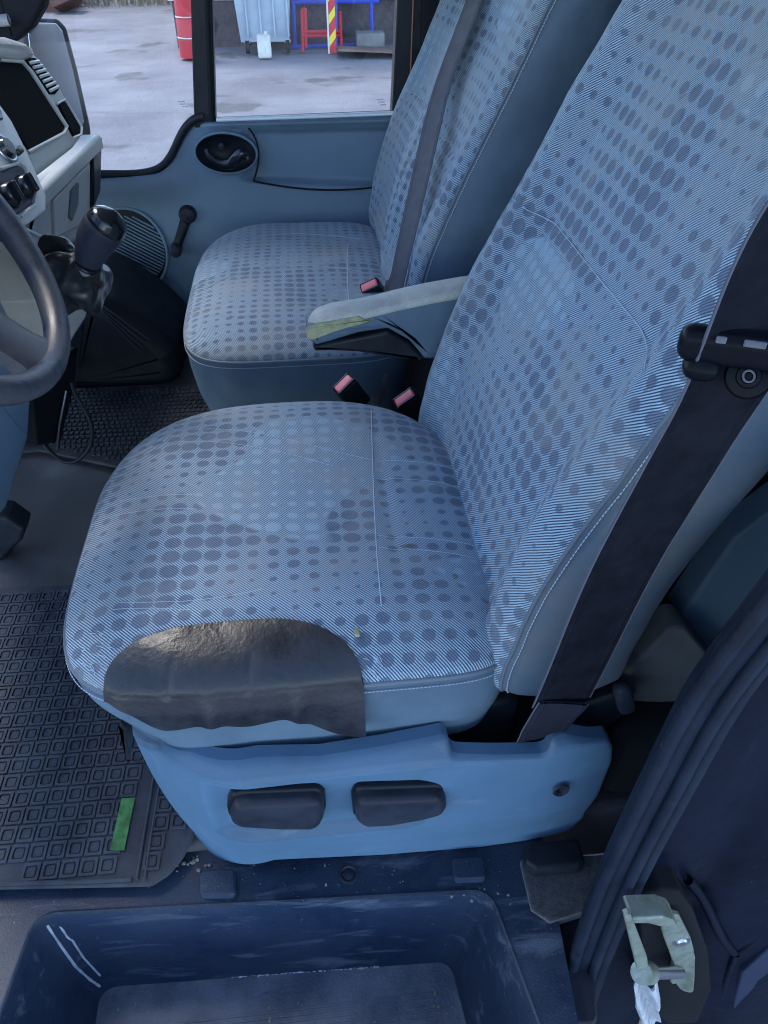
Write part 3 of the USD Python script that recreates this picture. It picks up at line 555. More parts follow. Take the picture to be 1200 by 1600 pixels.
# backrests
PROF = np.array([(0.905, 0.215), (0.93, 0.197), (0.955, 0.192), (1.02, 0.201), (1.11, 0.224), (1.237, 0.274), (1.322, 0.314), (1.43, 0.364), (1.52, 0.408), (1.66, 0.478), (1.72, 0.512)])
from scipy.interpolate import PchipInterpolator
PX = PchipInterpolator(PROF[:, 0], PROF[:, 1])
def backrest(parent, cloth, yc, hw, seed, dx=0.0, thick=0.185, bol=0.028, near_bulge=0.018, seamz=1.30, dz=0.0, names=('backrest', 'backrest_shell'), vin='seat_vinyl'):
    zs = np.r_[np.linspace(0.905, 0.96, 12), np.linspace(0.97, 1.70, 90)]
    nu = 110; al = np.linspace(0, 1, nu)
    hwz = hw * np.where(zs < 0.96, 0.80 + 0.20 * np.sqrt(np.clip(1 - ((0.96 - zs) / 0.056) ** 2, 0, 1)), 1) * (1 - 0.12 * sstep(1.45, 1.72, zs))
    Pf = np.zeros((len(zs), nu, 3))
    for i, z in enumerate(zs):
        y = -hwz[i] * np.cos(np.pi * al) * 0.5 + hwz[i] * (2 * al - 1) * 0.5
        y = hwz[i] * np.sign(y) * np.abs(y / hwz[i]) ** 0.95
        e = hwz[i] - np.abs(y)
        ru = np.sqrt(np.clip(1 - (1 - np.clip(e / 0.026, 0, 1)) ** 2, 0, 1))
        low = sstep(0.95, 1.08, z)
        f = near_bulge * ru - bol * sstep(0.035, 0.105, e) * (0.35 + 0.65 * low)
        f -= 0.0035 * np.exp(-((e - 0.062) / 0.006) ** 2) * low
        zz_ = z - 0.020 * (y / hw) ** 2 * 0
        f += -0.002 * sstep(0.004, 0.05, e) * np.exp(-((z - (seamz - 0.02 * (y / hw) ** 2)) / 0.008) ** 2) + 0.008 * np.exp(-((z - 1.16) / 0.09) ** 2) * (1 - (y / hw) ** 2)
        Pf[i, :, 0] = PX(z) + dx - f; Pf[i, :, 1] = yc + y; Pf[i, :, 2] = z + dz + 0.35 * f
    Pf[..., 0] += 0.009 * (meshkit.fbm(Pf * np.array([8, 9, 9]), 3, seed) - 0.5) + 0.004 * (meshkit.fbm(np.stack([Pf[..., 1] * 34, Pf[..., 2] * 9 + Pf[..., 1] * 12, Pf[..., 0] * 0], -1), 2, seed + 5) - 0.5)
    Lv = np.concatenate([np.zeros((1, nu)), np.cumsum(np.linalg.norm(np.diff(Pf, axis=0), axis=2), axis=0)], 0)
    Lu = np.concatenate([np.zeros((len(zs), 1)), np.cumsum(np.linalg.norm(np.diff(Pf, axis=1), axis=2), axis=1)], 1)
    Lu = Lu - Lu[:, nu // 2][:, None] + yc; Lv = Lv[:, nu // 2][:, None] + 0 * Lv
    uv = np.stack([Lu, Lv], -1).reshape(-1, 2)
    b = obj(names[0], gridmesh(Pf, flip=True), cloth, parent, smooth=True, uv=uv)
    # shell: near side, back, far side
    K = 40; s = np.linspace(0, 1, K); shell = np.zeros((len(zs), K, 3))
    for i, z in enumerate(zs):
        th_ = thick * (1 - 0.35 * sstep(1.3, 1.72, z)) * np.sqrt(np.clip(1 - np.clip((0.945 - z) / 0.07, 0, 1) ** 2, 0.1, 1))
        p0, p1 = Pf[i, 0], Pf[i, -1]
        pts = np.array([[0, -1.0], [0.02, -1.03], [0.06, -1.045], [0.115, -1.02], [0.155, -0.96], [0.178, -0.86], [0.185, -0.6], [0.187, 0], [0.185, 0.6], [0.178, 0.86], [0.155, 0.96], [0.115, 1.02], [0.06, 1.045], [0.02, 1.03], [0, 1.0]])
        q = resample(pts * np.array([th_ / 0.187, hwz[i]]), 0.005); ss = np.linspace(0, len(q) - 1, K)
        q = np.stack([np.interp(ss, np.arange(len(q)), q[:, k]) for k in range(2)], 1)
        base = p0[0] * (1 - s) + p1[0] * s
        shell[i, :, 0] = base + q[:, 0]; shell[i, :, 1] = yc + q[:, 1]; shell[i, :, 2] = p0[2] * (1 - s) + p1[2] * s - 0.10 * q[:, 0]
    shell[:, 0], shell[:, -1] = Pf[:, 0], Pf[:, -1]
    sh = cat_(gridmesh(shell), gridmesh(np.stack([shell[0], np.repeat(shell[0].mean(0)[None], K, 0)])), gridmesh(np.stack([Pf[0], np.repeat(shell[0].mean(0)[None], nu, 0)]), flip=True))
    so = obj(names[1], sh, M[vin], parent, smooth=50)
    rim = np.vstack([Pf[::1, 0]]); obj('piping', tube(rim + (0.0015, 0.0005, 0), 0.0027, 8), M['piping_vinyl'], so, smooth=True)
    st = resample(shell[:, 0] * 0.72 + shell[:, 1] * 0.28 + (0.002, -0.0022, 0), 0.0048)
    tag(obj('stitching', cat_(*[tube(np.array([st[i], st[i] * 0.3 + st[i + 1] * 0.7]), 0.0008, 4) for i in range(len(st) - 1)]), M['thread'], so, smooth=False), kind='stuff')
    # cross seam
    zi = np.array([np.argmin(np.abs(zs - (seamz - 0.018 * (y / hw) ** 2))) for y in Pf[50, :, 1] - yc])
    sm_ = np.array([Pf[zi[k], k] for k in range(12, nu - 6)]); from_scipy = np.stack([np.convolve(np.pad(sm_[:, k], 6, 'edge'), np.ones(13) / 13, 'valid') for k in range(3)], 1)
    obj('seam', tube(from_scipy - (0.0016, 0, -0.0004), 0.0006, 5), M['thread'], b, smooth=True)
    return b, Pf, zs
bk, PfD, zsD = backrest(seat, M['backrest_cloth'], 0.832, 0.284, 11, vin='seat_vinyl_worn', seamz=1.335, dz=-0.016)
# armrest on the far side of the driver seat
AY = 1.155
def armw(v): return v
arm_px = [(478, 508), (482, 494), (500, 484), (620, 456), (745, 432), (800, 425), (790, 562), (662, 563), (645, 540), (606, 516), (560, 520), (500, 543), (488, 541), (479, 525)]
am = obj('armrest', plate([(478, 518), (482, 512), (496, 504), (620, 476), (745, 453), (800, 444), (790, 562), (664, 563), (640, 535), (606, 516), (560, 523), (495, 543), (484, 535)], 0.055, 0.012, 0.004, step=0.004, y=AY), M['seat_vinyl'], seat, smooth=50)
toppx = [(480, 500), (494, 487), (560, 470), (620, 456), (745, 432), (800, 424)]
tp_ = smoothpath([at(*p, y=AY + 0.0) for p in toppx], 50)
def armpad():
    pr = []
    for i, p in enumerate(tp_):
        t = tp_[min(i + 1, 49)] - tp_[max(i - 1, 0)]; t = unit(t); up_ = unit(np.cross(np.array([0, 1, 0]), t) * -1)
        if up_[2] < 0: up_ = -up_
        a = np.linspace(-0.35, 1.35, 18) * np.pi; k = min(1, (i + 1.5) / 5) ** 0.5
        w, h = 0.027 * k, 0.017 * k
        pr.append(p + np.array([0, 0.026, -0.020]) + np.outer(-np.cos(a) * w, [0, 1, 0]) + np.outer(np.sin(a) * h - 0.008, up_))
    return gridmesh(np.array(pr))
obj('arm_pad', armpad(), M['arm_vinyl'], am, smooth=True)
obj('arm_underside', plate([(488, 541), (606, 518), (640, 538), (664, 564), (625, 562), (560, 551), (515, 549), (492, 550)], 0.05, 0.006, 0.003, y=AY - 0.0015), M['black_plastic'], am)
wf = [(478, 513), (500, 505), (560, 494), (572, 500), (590, 497), (566, 507), (540, 513), (520, 520), (488, 532), (480, 528)]
obj('worn_spot', plate(wf, 0.004, 0.0015, 0.001, y=AY - 0.0022), M['worn_foam'], am, label='worn yellow green spot where the armrest cover has gone')
# seat base trim
TY = 0.500
trim_px = [(196, 1150), (203, 1144), (250, 1166), (300, 1182), (400, 1190), (500, 1188), (600, 1172), (695, 1153), (701, 1160), (706, 1180), (716, 1184), (848, 1184), (858, 1180), (864, 1158), (885, 1152), (910, 1157), (950, 1157), (959, 1170), (958, 1190), (940, 1235), (912, 1280), (888, 1300), (840, 1312), (750, 1326), (600, 1338), (430, 1346), (345, 1344), (300, 1322), (262, 1285), (236, 1235), (212, 1190)]
def trimw(v):
    v = v.copy(); x, z = v[:, 0], v[:, 2]
    v[:, 1] += 5.2 * np.clip(-0.10 - x, 0, None) ** 2 + 2.0 * np.clip(x - 0.24, 0, None) ** 2
    led = 0.853 - 0.02 * (x + 0.1) * 0 + 0.03 * x
    v[:, 1] += 0.80 * 0.5 * (np.clip(z - led, -0.06, 0.06) + np.sqrt(np.clip(z - led, -0.06, 0.06) ** 2 + 1.2e-5)) - 0.5 * np.clip(0.72 - z, 0, 0.05) * -0.35
    rec = sstep(-0.165, -0.135, x) * (1 - sstep(0.105, 0.155, x + (0.853 - z) * 0.3)) * sstep(0.720, 0.742, z) * (1 - sstep(led - 0.020, led - 0.004, z))
    v[:, 1] += 0.011 * rec; return v
from scipy.spatial import Delaunay
import shapely
def sheet(poly, step, depth, rnd, front, y0):
    """A moulded shell: its face in xz on a fine grid, its border rounded and turned back by depth; front(x, z) moves the face along y."""
    g = roundpoly(poly, 0.007); b = resample(np.array(g.exterior.coords)[:-1], step * 0.8, True); x0, z0_, x1, z1_ = g.bounds
    layers = [np.array(g.buffer(-o).exterior.coords)[:-1] for o in (rnd * 0.12, rnd * 0.45, rnd * 1.0)]
    layers = [resample(q, step * 0.8, True) for q in layers]
    X, Z = np.meshgrid(np.arange(x0, x1, step), np.arange(z0_, z1_, step * 0.9)); X = X + (np.arange(X.shape[0]) % 2)[:, None] * step / 2
    p = np.c_[X.ravel(), Z.ravel()]; p = p[shapely.contains_xy(g.buffer(-rnd * 1.0 - step * 0.4), p[:, 0], p[:, 1])]
    pts = np.vstack([b] + layers + [p]); t = Delaunay(pts).simplices; c = pts[t].mean(1); t = t[shapely.contains_xy(g, c[:, 0], c[:, 1])]
    a2 = pts[t]; cr = np.cross(a2[:, 1] - a2[:, 0], a2[:, 2] - a2[:, 0]); t[cr < 0] = t[cr < 0][:, ::-1]
    d = shapely.distance(g.exterior, shapely.points(pts)); k = np.clip(d / rnd, 0, 1); y = y0 + rnd * (1 - np.sqrt(1 - (1 - k) ** 2))
    V = np.c_[pts[:, 0], y, pts[:, 1]]; V[:, 1] = front(V)[:, 1]
    n = len(b); W = V[:n] + (0, depth, 0); L = np.arange(n); R = np.roll(L, -1); m = len(V)
    f = np.vstack([t, np.stack([L, L + m, R], 1), np.stack([R, L + m, R + m], 1)])
    return trimesh.Trimesh(np.vstack([V, W]), f, process=False)
def trim_poly():
    P = []
    for p in trim_px:
        y = TY
        for _ in range(25): q = at(*p, y=y); y = 0.5 * y + 0.5 * trimw(np.array([[q[0], TY, q[2]]]))[0, 1]
        P.append((q[0], q[2]))
    return np.array(P)
tr = obj('base_trim', sheet(trim_poly(), 0.0045, 0.016, 0.006, trimw, TY), M['trim_plastic'], seat, smooth=50)
def lever(px, lab=None):
    hole = plate(px, 0.02, 0.004, 0.010, y=TY + 0.002)
    l = obj('adjuster_lever', hole, M['black_plastic'], seat)
    P = np.array([at(*p, y=TY - 0.004) for p in px]); c = P.mean(0); Q = c + (P - c) * np.array([0.95, 1, 0.80]) + (0.0, 0, -0.006)
    m = place(slab2(Q[:, [0, 2]], 0.024, 0.010, 0.012, step=0.003, nb=6), (0, TY + 0.010, 0), (1, 0, 0), (0, 0, 1), (0, -1, 0))
    obj('grip', m, M['dusty_black'], l, smooth=60)
lever([(354, 1262), (362, 1243), (380, 1238), (498, 1234), (508, 1242), (510, 1262), (504, 1284), (490, 1291), (440, 1290), (372, 1284), (357, 1276)])
lever([(549, 1246), (556, 1232), (690, 1228), (700, 1236), (702, 1250), (694, 1264), (660, 1274), (610, 1284), (566, 1286), (552, 1274)])
obj('screw_hole', lathe([(0.0, -0.004), (0.0045, -0.003), (0.006, 0.0), (0.0095, 0.0018), (0.011, 0.0)], at(877, 1235, y=TY - 0.004), (0.1, -1, 0.1)), M['dusty_black'], seat)
obj('trim_edge', plate([(186, 1128), (198, 1140), (203, 1195), (225, 1245), (214, 1225), (196, 1180)], 0.03, 0.004, 0.001, y=TY + 0.055), M['black_plastic'], seat)
obj('recliner_lever', bx(at(975, 1090, y=0.56), (0.022, 0.02, 0.055), 0.008, frame_from(unit([0.35, 0, -1]))), M['dusty_black'], seat)
obj('recliner_cover', plate([(890, 1110), (980, 1080), (990, 1110), (940, 1150), (880, 1150)], 0.03, 0.008, 0.01, y=0.57), M['black_plastic'], seat)
# passenger bench
bench = thing('passenger_bench', 'wider spotted passenger bench by the far door, with two separate backrests', 'seat')
def nf2(th): return 5.0 - 2.0 * sstep(-0.1, 0.5, np.sin(th)) * sstep(0.2, -0.5, np.cos(th))
bc = Cushion(-0.022, 1.775, 0.245, 0.385, nf2, 0.922, 0.050, [(0.08, 1.58, 0.12, 0.12, -0.010), (0.08, 1.97, 0.12, 0.12, -0.010), (0.06, 1.775, 0.2, 0.02, 0.004)], 17, 0.72, 0.74)
bcu = bc.build(bench, M['bench_cloth'])
bxy = lambda *px: [tuple(at(*p, z=0.955)[:2]) for p in px]
bc.seam(bcu, bxy((545, 385), (543, 420), (545, 470), (548, 500)), 0.0012)
bc.seam(bcu, bxy((320, 455), (420, 430), (560, 432)), 0.0007); bc.seam(bcu, bxy((345, 395), (450, 372), (560, 376)), 0.0007)
backrest(bench, M['bench_back_cloth'], 1.575, 0.195, 27, bol=0.022, near_bulge=0.016, seamz=1.27)
backrest(bench, M['bench_back_cloth'], 1.972, 0.187, 33, dx=0.006, bol=0.022, near_bulge=0.016, seamz=1.27)
# ---------------------------------------------------------------- belts and buckles
def ribbon(path, widthdir, w, t=0.0014):
    p = np.asarray(path); n = len(p); wd = np.array([unit(np.asarray(widthdir[i] if np.ndim(widthdir) == 2 else widthdir, float)) for i in range(n)])
    tg = np.gradient(p, axis=0); tg /= np.linalg.norm(tg, axis=1, keepdims=True); wd = wd - tg * (wd * tg).sum(1, keepdims=True); wd /= np.linalg.norm(wd, axis=1, keepdims=True)
    nm = np.cross(tg, wd); cols = np.linspace(-0.5, 0.5, 31)
    A = p[:, None] + wd[:, None] * (cols * w)[None, :, None]; A = A + nm[:, None] * (0.0012 * (cols * 2) ** 2 + 0.00028 * (np.arange(31) % 2) + 0.0008 * (np.abs(np.abs(cols) - 0.40) < 0.02))[None, :, None] + nm[:, None] * (0.0025 * (meshkit.fbm(np.stack([p[:, 2] * 11, p[:, 0] * 5, p[:, 1]], -1), 2, 3) - 0.5))[:, None, None]
    B = A + nm[:, None] * t
    ring = np.concatenate([A, B[:, ::-1]], 1)
    body = cat_(gridmesh(ring, closed_v=True, flip=False))
    edges = [tube(A[:, k] + nm * t / 2, 0.0011, 5) for k in (0, -1)]
    return body, edges
def belt(path, wd, w, name, label, mat, group=None):
    b = thing(name, label, 'seat belt', group); body, ed = ribbon(path, wd, w)
    body.faces = body.faces; wb = obj('webbing', body, M[mat], b, smooth=40)
    for e in ed: obj('selvedge', e, M['webbing_edge'], b)
    return b
bp = smoothpath([at(1290, 300, y=0.40), at(1215, 430, y=0.400), at(1155, 565, y=0.400), at(1085, 690, y=0.415), at(1003, 830, y=0.435), at(938, 960, y=0.455), at(876, 1095, y=0.478)], 90)
pxd = np.array([at(1010, 800, y=0.45) - at(920, 790, y=0.45)])[0]
wdir = unit([0.95, 0.10, 0.22])
db = belt(bp, wdir, 0.065, 'seat_belt', 'black driver seat belt running from the guide down to the seat base', 'webbing')
lp = smoothpath([at(880, 1096, y=0.472), at(874, 1104, y=0.472), at(852, 1135, y=0.505), at(832, 1170, y=0.545), at(800, 1240, y=0.60)], 30)
body, ed = ribbon(lp, unit([0.97, 0.05, 0.12]), 0.058, 0.003)
lo = obj('anchor_loop', body, M['webbing_dark'], db, smooth=40, label='folded and stitched lower end of the belt')
for e in ed: obj('selvedge', e, M['webbing_edge'], db)
a0, a1 = lp[3] - unit([0.97, 0.05, 0.12]) * 0.026, lp[3] + unit([0.97, 0.05, 0.12]) * 0.026
gd = thing('belt_guide', 'black belt guide bar with slots and a round button across the belt', 'belt guide')
gc = at(1205, 551, y=0.385); gx = unit(at(1210, 548, y=0.38) - at(1075, 530, y=0.40)); gz = unit([-0.2, 0.15, 1]); gy = np.cross(gz, gx); gz = np.cross(gx, gy)
obj('bar', bx(gc, (0.105, 0.020, 0.023), 0.008, (gx, gy, gz)), M['guide_black'], gd, smooth=50)
obj('lip', bx(gc - gx * 0.036 - gz * 0.014 - gy * 0.002, (0.022, 0.022, 0.016), 0.0075, (gx, gy, gz)), M['guide_black'], gd, smooth=50)
for k in range(5): obj('slot', bx(gc + gx * (-0.030 + 0.0185 * k) - gy * 0.0108 + gz * 0.008, (0.0125 if k else 0.006, 0.002, 0.0045), 0.0009, (gx, gy, gz)), M['webbing_grey'], gd)
obj('latch_plate', bx(gc + gx * 0.025 - gy * 0.0112 - gz * 0.006, (0.045, 0.002, 0.007), 0.0009, (gx, gy, gz)), M['guide_black'], gd)
obj('button', lathe([(0, 0.006), (0.002, 0.006), (0.0025, 0.0045), (0.0035, 0.0045), (0.0045, 0.0065), (0.0065, 0.006), (0.0075, 0.003), (0.0125, 0.002), (0.014, -0.004)], at(1170, 588, y=0.385), -unit(at(1170, 588, y=0.385) - EYE)), M['guide_black'], gd, smooth=50)
obj('button_ring', tube(np.array([at(1170, 588, y=0.379) + 0.0034 * (math.cos(a) * RT + math.sin(a) * UP) for a in np.linspace(0, 2 * np.pi, 24, endpoint=False)]), 0.0007, 6, closed=True), M['webbing_grey'], gd)
# passenger belt
def fy(px, py, off):
    lo_, hi = 1.3, 2.1
    for _ in range(40):
        y = (lo_ + hi) / 2; p = at(px, py, y=y)
        if p[0] > PX(np.clip(p[2], 0.91, 1.71)) + off: hi = y
        else: lo_ = y
    return at(px, py, y=y)
q = [fy(px, py, -0.034) for px, py in ((752, -40), (737, 15), (700, 110), (672, 215), (648, 320), (628, 410))] + [at(621, 440, y=1.60)]
pb = belt(smoothpath(q, 60), unit([0.45, -1, 0.0]), 0.047, 'seat_belt', 'grey passenger seat belt hanging down between the bench backrests', 'webbing_grey')
tong = at(622, 447, y=1.60)
obj('tongue', bx(tong, (0.05, 0.018, 0.032), 0.005, frame_from((0.1, -0.5, 1), (1, 0.2, 0))), M['black_plastic'], pb)
def buckle(top, axis, wdirn, lab, w=0.042, L=0.075, group=None):
    b = thing('belt_buckle', lab, 'buckle', group); z = unit(axis); x = unit(wdirn - z * np.dot(wdirn, z)); y = np.cross(z, x)
    c = top - z * L / 2
    obj('body', bx(c, (w, 0.026, L), 0.005, (x, y, z)), M['black_plastic'], b, smooth=50)
    obj('release_button', bx(top - z * 0.001 + y * 0.0, (w * 0.84, 0.0165, 0.009), 0.003, (x, y, z)), M['buckle_red'], b, smooth=50)
    for s in (-1, 1): obj('lip', bx(top + y * 0.0095 * s, (w * 0.9, 0.004, 0.006), 0.0015, (x, y, z)), M['gloss_black'], b)
buckle(at(537, 600, y=1.20), (-0.40, -0.40, 0.80), np.array([0.75, 0.35, 0.55]), 'red topped buckle in the gap behind the driver cushion, further forward')
buckle(at(632, 622, y=1.19), (-0.50, -0.40, 0.75), np.array([0.85, 0.1, 0.5]), 'red topped buckle in the gap right beside the driver backrest', w=0.045)
buckle(at(577, 446, y=1.62), (-0.40, -0.55, 0.70), np.array([1.0, 0.0, 0.3]), 'red topped buckle lying on the far passenger bench cushion', w=0.045, L=0.06)
tag(obj('webbing_strap', tube(smoothpath([at(604, 585, y=1.29), at(599, 602, y=1.28), at(590, 630, y=1.27)], 10), 0.006, 6, flat=0.3), M['black_plastic']), 'short black strap against the side of the passenger bench', 'strap')
# ---------------------------------------------------------------- passenger door
DY = 2.20
door = thing('passenger_door', 'grey plastic passenger door with black framed windows seen across the cab', 'car door')
dp = [(140, 278), (200, 274), (246, 268), (268, 248), (284, 216), (300, 196), (322, 190), (420, 186), (632, 178), (720, 176), (790, 600), (420, 600), (286, 534), (205, 478), (150, 442), (142, 400)]
def dwarp(v):
    v = v.copy(); x, z = v[:, 0], v[:, 2]
    v[:, 1] -= 0.022 * np.exp(-((z - 1.185) / 0.012) ** 2) * sstep(-0.27, -0.2, x)                       # ledge under the window
    arc = 1.035 - 0.02 * np.clip((x + 0.1) / 0.3, -1, 1) + 0.02 * np.clip(-0.1 - x, 0, 1)
    v[:, 1] += 0.018 * sstep(arc - 0.006, arc + 0.012, z) * sstep(-0.15, -0.13, x) * (1 - sstep(1.15, 1.168, z))
    v[:, 1] -= 0.035 * np.exp(-((z - 1.04) / 0.05) ** 2) * (1 - sstep(-0.42, -0.25, x)) * 0.6
    return v
def ell(c, rx, rz, n=40, rot=0.0):
    a = np.linspace(0, 2 * np.pi, n, endpoint=False); u = rx * np.cos(a); w = rz * np.sin(a)
    return np.stack([c[0] + u * math.cos(rot) - w * math.sin(rot), np.full(n, c[1]), c[2] + u * math.sin(rot) + w * math.cos(rot)], 1)
def solid(m): v, f, _ = meshkit.arrays(m); return m3.Manifold(m3.Mesh(np.asarray(v, np.float32), np.asarray(f, np.uint32)))
hc = at(353, 239, y=DY - 0.006); eo = ell(hc, 0.076, 0.047, rot=-0.05)
cut = solid(place(slab2(eo[:, [0, 2]], 0.2, 0, 0), (0, DY + 0.1, 0), (1, 0, 0), (0, 0, 1), (0, -1, 0)))
panel = obj('door_panel', spread(solid(plate(dp, 0.05, 0.01, 0.012, step=0.012, y=DY)) - cut, 0.012, dwarp), M['door_plastic'], door, smooth=45)
ds = lambda px, off=-0.006: np.array([at(*p, y=DY + off) for p in px])
obj('panel_joint', tube(smoothpath(ds([(388, 200), (401, 222), (404, 245), (396, 283)]), 24), 0.0022, 6), M['lining_dark'], panel)
obj('panel_joint', tube(smoothpath(ds([(396, 283), (440, 291), (520, 297), (600, 290)]), 30), 0.0025, 6), M['lining_dark'], panel)
obj('bright_strip', tube(ds([(338, 187), (480, 182), (630, 176)], -0.030), 0.0075, 10, flat=0.7), M['ledge_grey'], panel, smooth=True)
# inner handle
def ell(c, rx, rz, n=40, rot=0.0):
    a = np.linspace(0, 2 * np.pi, n, endpoint=False); u = rx * np.cos(a); w = rz * np.sin(a)
    return np.stack([c[0] + u * math.cos(rot) - w * math.sin(rot), np.full(n, c[1]), c[2] + u * math.sin(rot) + w * math.cos(rot)], 1)
hc = at(353, 239, y=DY - 0.006)
obj('handle_bezel', tube(ell(hc, 0.080, 0.050, rot=-0.05), 0.0045, 8, closed=True), M['door_plastic'], door, smooth=True)
e_ = ell(hc, 0.074, 0.045, rot=-0.05)
bowl = np.stack([hc + (e_ - hc) * k + np.array([0, 0.030 * (1 - k ** 3) - 0.002, 0]) for k in np.linspace(1.04, 0.001, 14)])
obj('handle_bowl', gridmesh(bowl, closed_v=True), M['black_plastic'], door, smooth=True)
hp = smoothpath([at(322, 232, y=DY - 0.012), at(338, 252, y=DY - 0.02), at(362, 254, y=DY - 0.026), at(375, 240, y=DY - 0.032), at(388, 246, y=DY - 0.03)], 30)
obj('door_handle', tube(hp, np.interp(np.linspace(0, 1, 30), [0, 0.3, 0.7, 1], [0.006, 0.011, 0.017, 0.012]), 12, flat=0.7, upv=(0, -1, 0)), M['gloss_black'], door, smooth=True)
obj('lock_button', lathe([(0, 0.008), (0.008, 0.006), (0.010, 0)], at(346, 228, y=DY + 0.004), (0, -1, 0)), M['dusty_black'], door)
# window crank
k0, k1 = at(294, 332, y=DY + 0.01), at(276, 386, y=DY - 0.005)
cr = obj('window_crank', tube(np.array([k0, k0 * 0.5 + k1 * 0.5 + (0, -0.012, 0), k1 + (0, -0.01, 0)]), [0.016, 0.013, 0.012], 12, flat=0.6, upv=(0, -1, 0)), M['black_plastic'], door, smooth=True)
obj('hub', lathe([(0, 0.030), (0.018, 0.028), (0.024, 0.020), (0.026, -0.02)], k0, (0, -1, 0)), M['dusty_black'], cr)
obj('knob', lathe([(0, 0.045), (0.012, 0.043), (0.017, 0.036), (0.016, 0.0), (0.01, -0.006)], k1, (0, -1, 0)), M['dusty_black'], cr)
# speaker grille
sc_ = at(205, 392, y=DY - 0.004)
grl = obj('speaker_grille', gridmesh(np.stack([sc_ + (ell(sc_, 0.095, 0.115) - sc_) * k + np.array([0, -0.002 * (1 - k ** 2) ** 0.5, 0]) for k in np.linspace(1, 0.001, 10)]), closed_v=True), M['black_plastic'], door, smooth=True)
obj('speaker_ring', tube(ell(sc_, 0.098, 0.118), 0.005, 8, closed=True), M['door_plastic'], door, smooth=True)
dg = unit([1, 0, -0.62]); pg = unit([0.62, 0, 1])
for k in range(-11, 12):
    o = k * 0.0092; hl = math.sqrt(max(0.0, 0.098 ** 2 - o ** 2)) * 0.94
    if hl < 0.02: continue
    arcp = [sc_ + pg * o + dg * s_ + np.array([0, -0.003, 0]) for s_ in np.linspace(-hl, hl, 9)]
    obj('slat', tube(np.array(arcp) + (0, 0.001, 0), 0.0027, 6), M['door_plastic'], grl, smooth=True)
# frames, seals, panes
ww = lambda px, t, y, bevel=0.004, r=0.003: plate(px, t, bevel, r, y=y)
obj('window_post', ww([(296, -60), (330, -60), (337, 192), (322, 200), (304, 200), (302, 150)], 0.05, DY - 0.004), M['black_plastic'], door)
obj('post_rib', tube(ds([(322, -40), (331, 188)], -0.008), 0.006, 8), M['lining_dark'], door)
obj('window_frame', ww([(633, -260), (690, -260), (668, 190), (612, 190)], 0.05, DY - 0.006), M['black_plastic'], door)
obj('edge_line', tube(ds([(648, -60), (639, 176)], -0.010), 0.0017, 6), M['rust_line'], door)
obj('window_frame', slabz(-0.75, 0.36, DY + 0.0, DY + 0.05, 1.80, 1.88), M['black_plastic'], door)
obj('window_seal', tube(smoothpath(ds([(120, 276), (160, 272), (225, 270), (250, 262), (270, 238), (286, 205), (304, 186), (318, 182)], -0.002), 60), 0.0105, 10), M['black_plastic'], door, smooth=True)
obj('window_seal', tube(ds([(334, 187), (440, 183), (615, 176)], 0.002), 0.006, 8), M['black_plastic'], door, smooth=True)
def pane(px, name='window_pane'):
    P = np.array([at(*p, y=DY + 0.022) for p in px])
    obj(name, place(slab2(P[:, [0, 2]], 0.004, 0, 0), (0, DY + 0.026, 0), (1, 0, 0), (0, 0, 1), (0, -1, 0)), M['pane'], door, smooth=False)
pane([(324, -270), (640, -270), (626, 190), (334, 200)]); pane([(-120, -200), (302, -270), (316, 196), (284, 220), (268, 252), (248, 272), (-60, 284)])
for (x_, y_) in ((595, 155), (285, 158)):
    for k in range(3): obj('etched_mark', ww([(x_ - 7 + 3 * k, y_ + 4 * k), (x_ + 4 + 2 * k, y_ + 4 * k), (x_ + 4 + 2 * k, y_ + 1.6 + 4 * k), (x_ - 7 + 3 * k, y_ + 1.6 + 4 * k)], 0.001, DY + 0.0195, 0, 0), M['scuff_grey'], door)
# sill trim below the door, B pillar trim behind, A pillar
obj('kick_trim', ww([(120, 430), (152, 438), (206, 478), (290, 536), (300, 575), (250, 560), (130, 470)], 0.04, DY - 0.03, 0.008), M['black_plastic'], van)
obj('pillar_trim', ww([(668, -260), (700, -260), (690, 190), (655, 190)], 0.06, DY - 0.03), M['lining_dark'], van)
obj('pillar_trim', ww([(692, -260), (720, -260), (702, 70), (688, 90)], 0.06, DY - 0.05), M['grey_card'], van)
clip = thing('belt_clip', 'small metal belt clip on the far pillar beside the window', 'clip')
obj('hook', tube(smoothpath([at(651, 165, y=2.13), at(653, 150, y=2.12), at(657, 140, y=2.12)], 10), 0.006, 8, flat=0.4), M['steel'], clip)
obj('tab', tube(smoothpath([at(652, 128, y=2.13), at(659, 120, y=2.12), at(664, 115, y=2.12)], 10), 0.007, 8, flat=0.5), M['gloss_black'], clip)
obj('front_pillar', ww([(-90, -260), (110, -260), (76, -30), (66, 14), (48, 46), (24, 66), (-90, 66)], 0.06, DY - 0.06, 0.012, 0.004), M['lining_dark'], van, smooth=50)
obj('pillar_edge', tube(np.array([at(-40, 36, y=DY - 0.09), at(14, 31, y=DY - 0.09)]), 0.012, 8), M['grey_card'], van, smooth=True)
obj('front_pillar', tube(np.array([(-0.30, 0.42, 2.02), (-0.95, 0.46, 1.25), (-1.0, 0.46, 0.6)]), 0.045, 12), M['body_paint'], van, smooth=True)
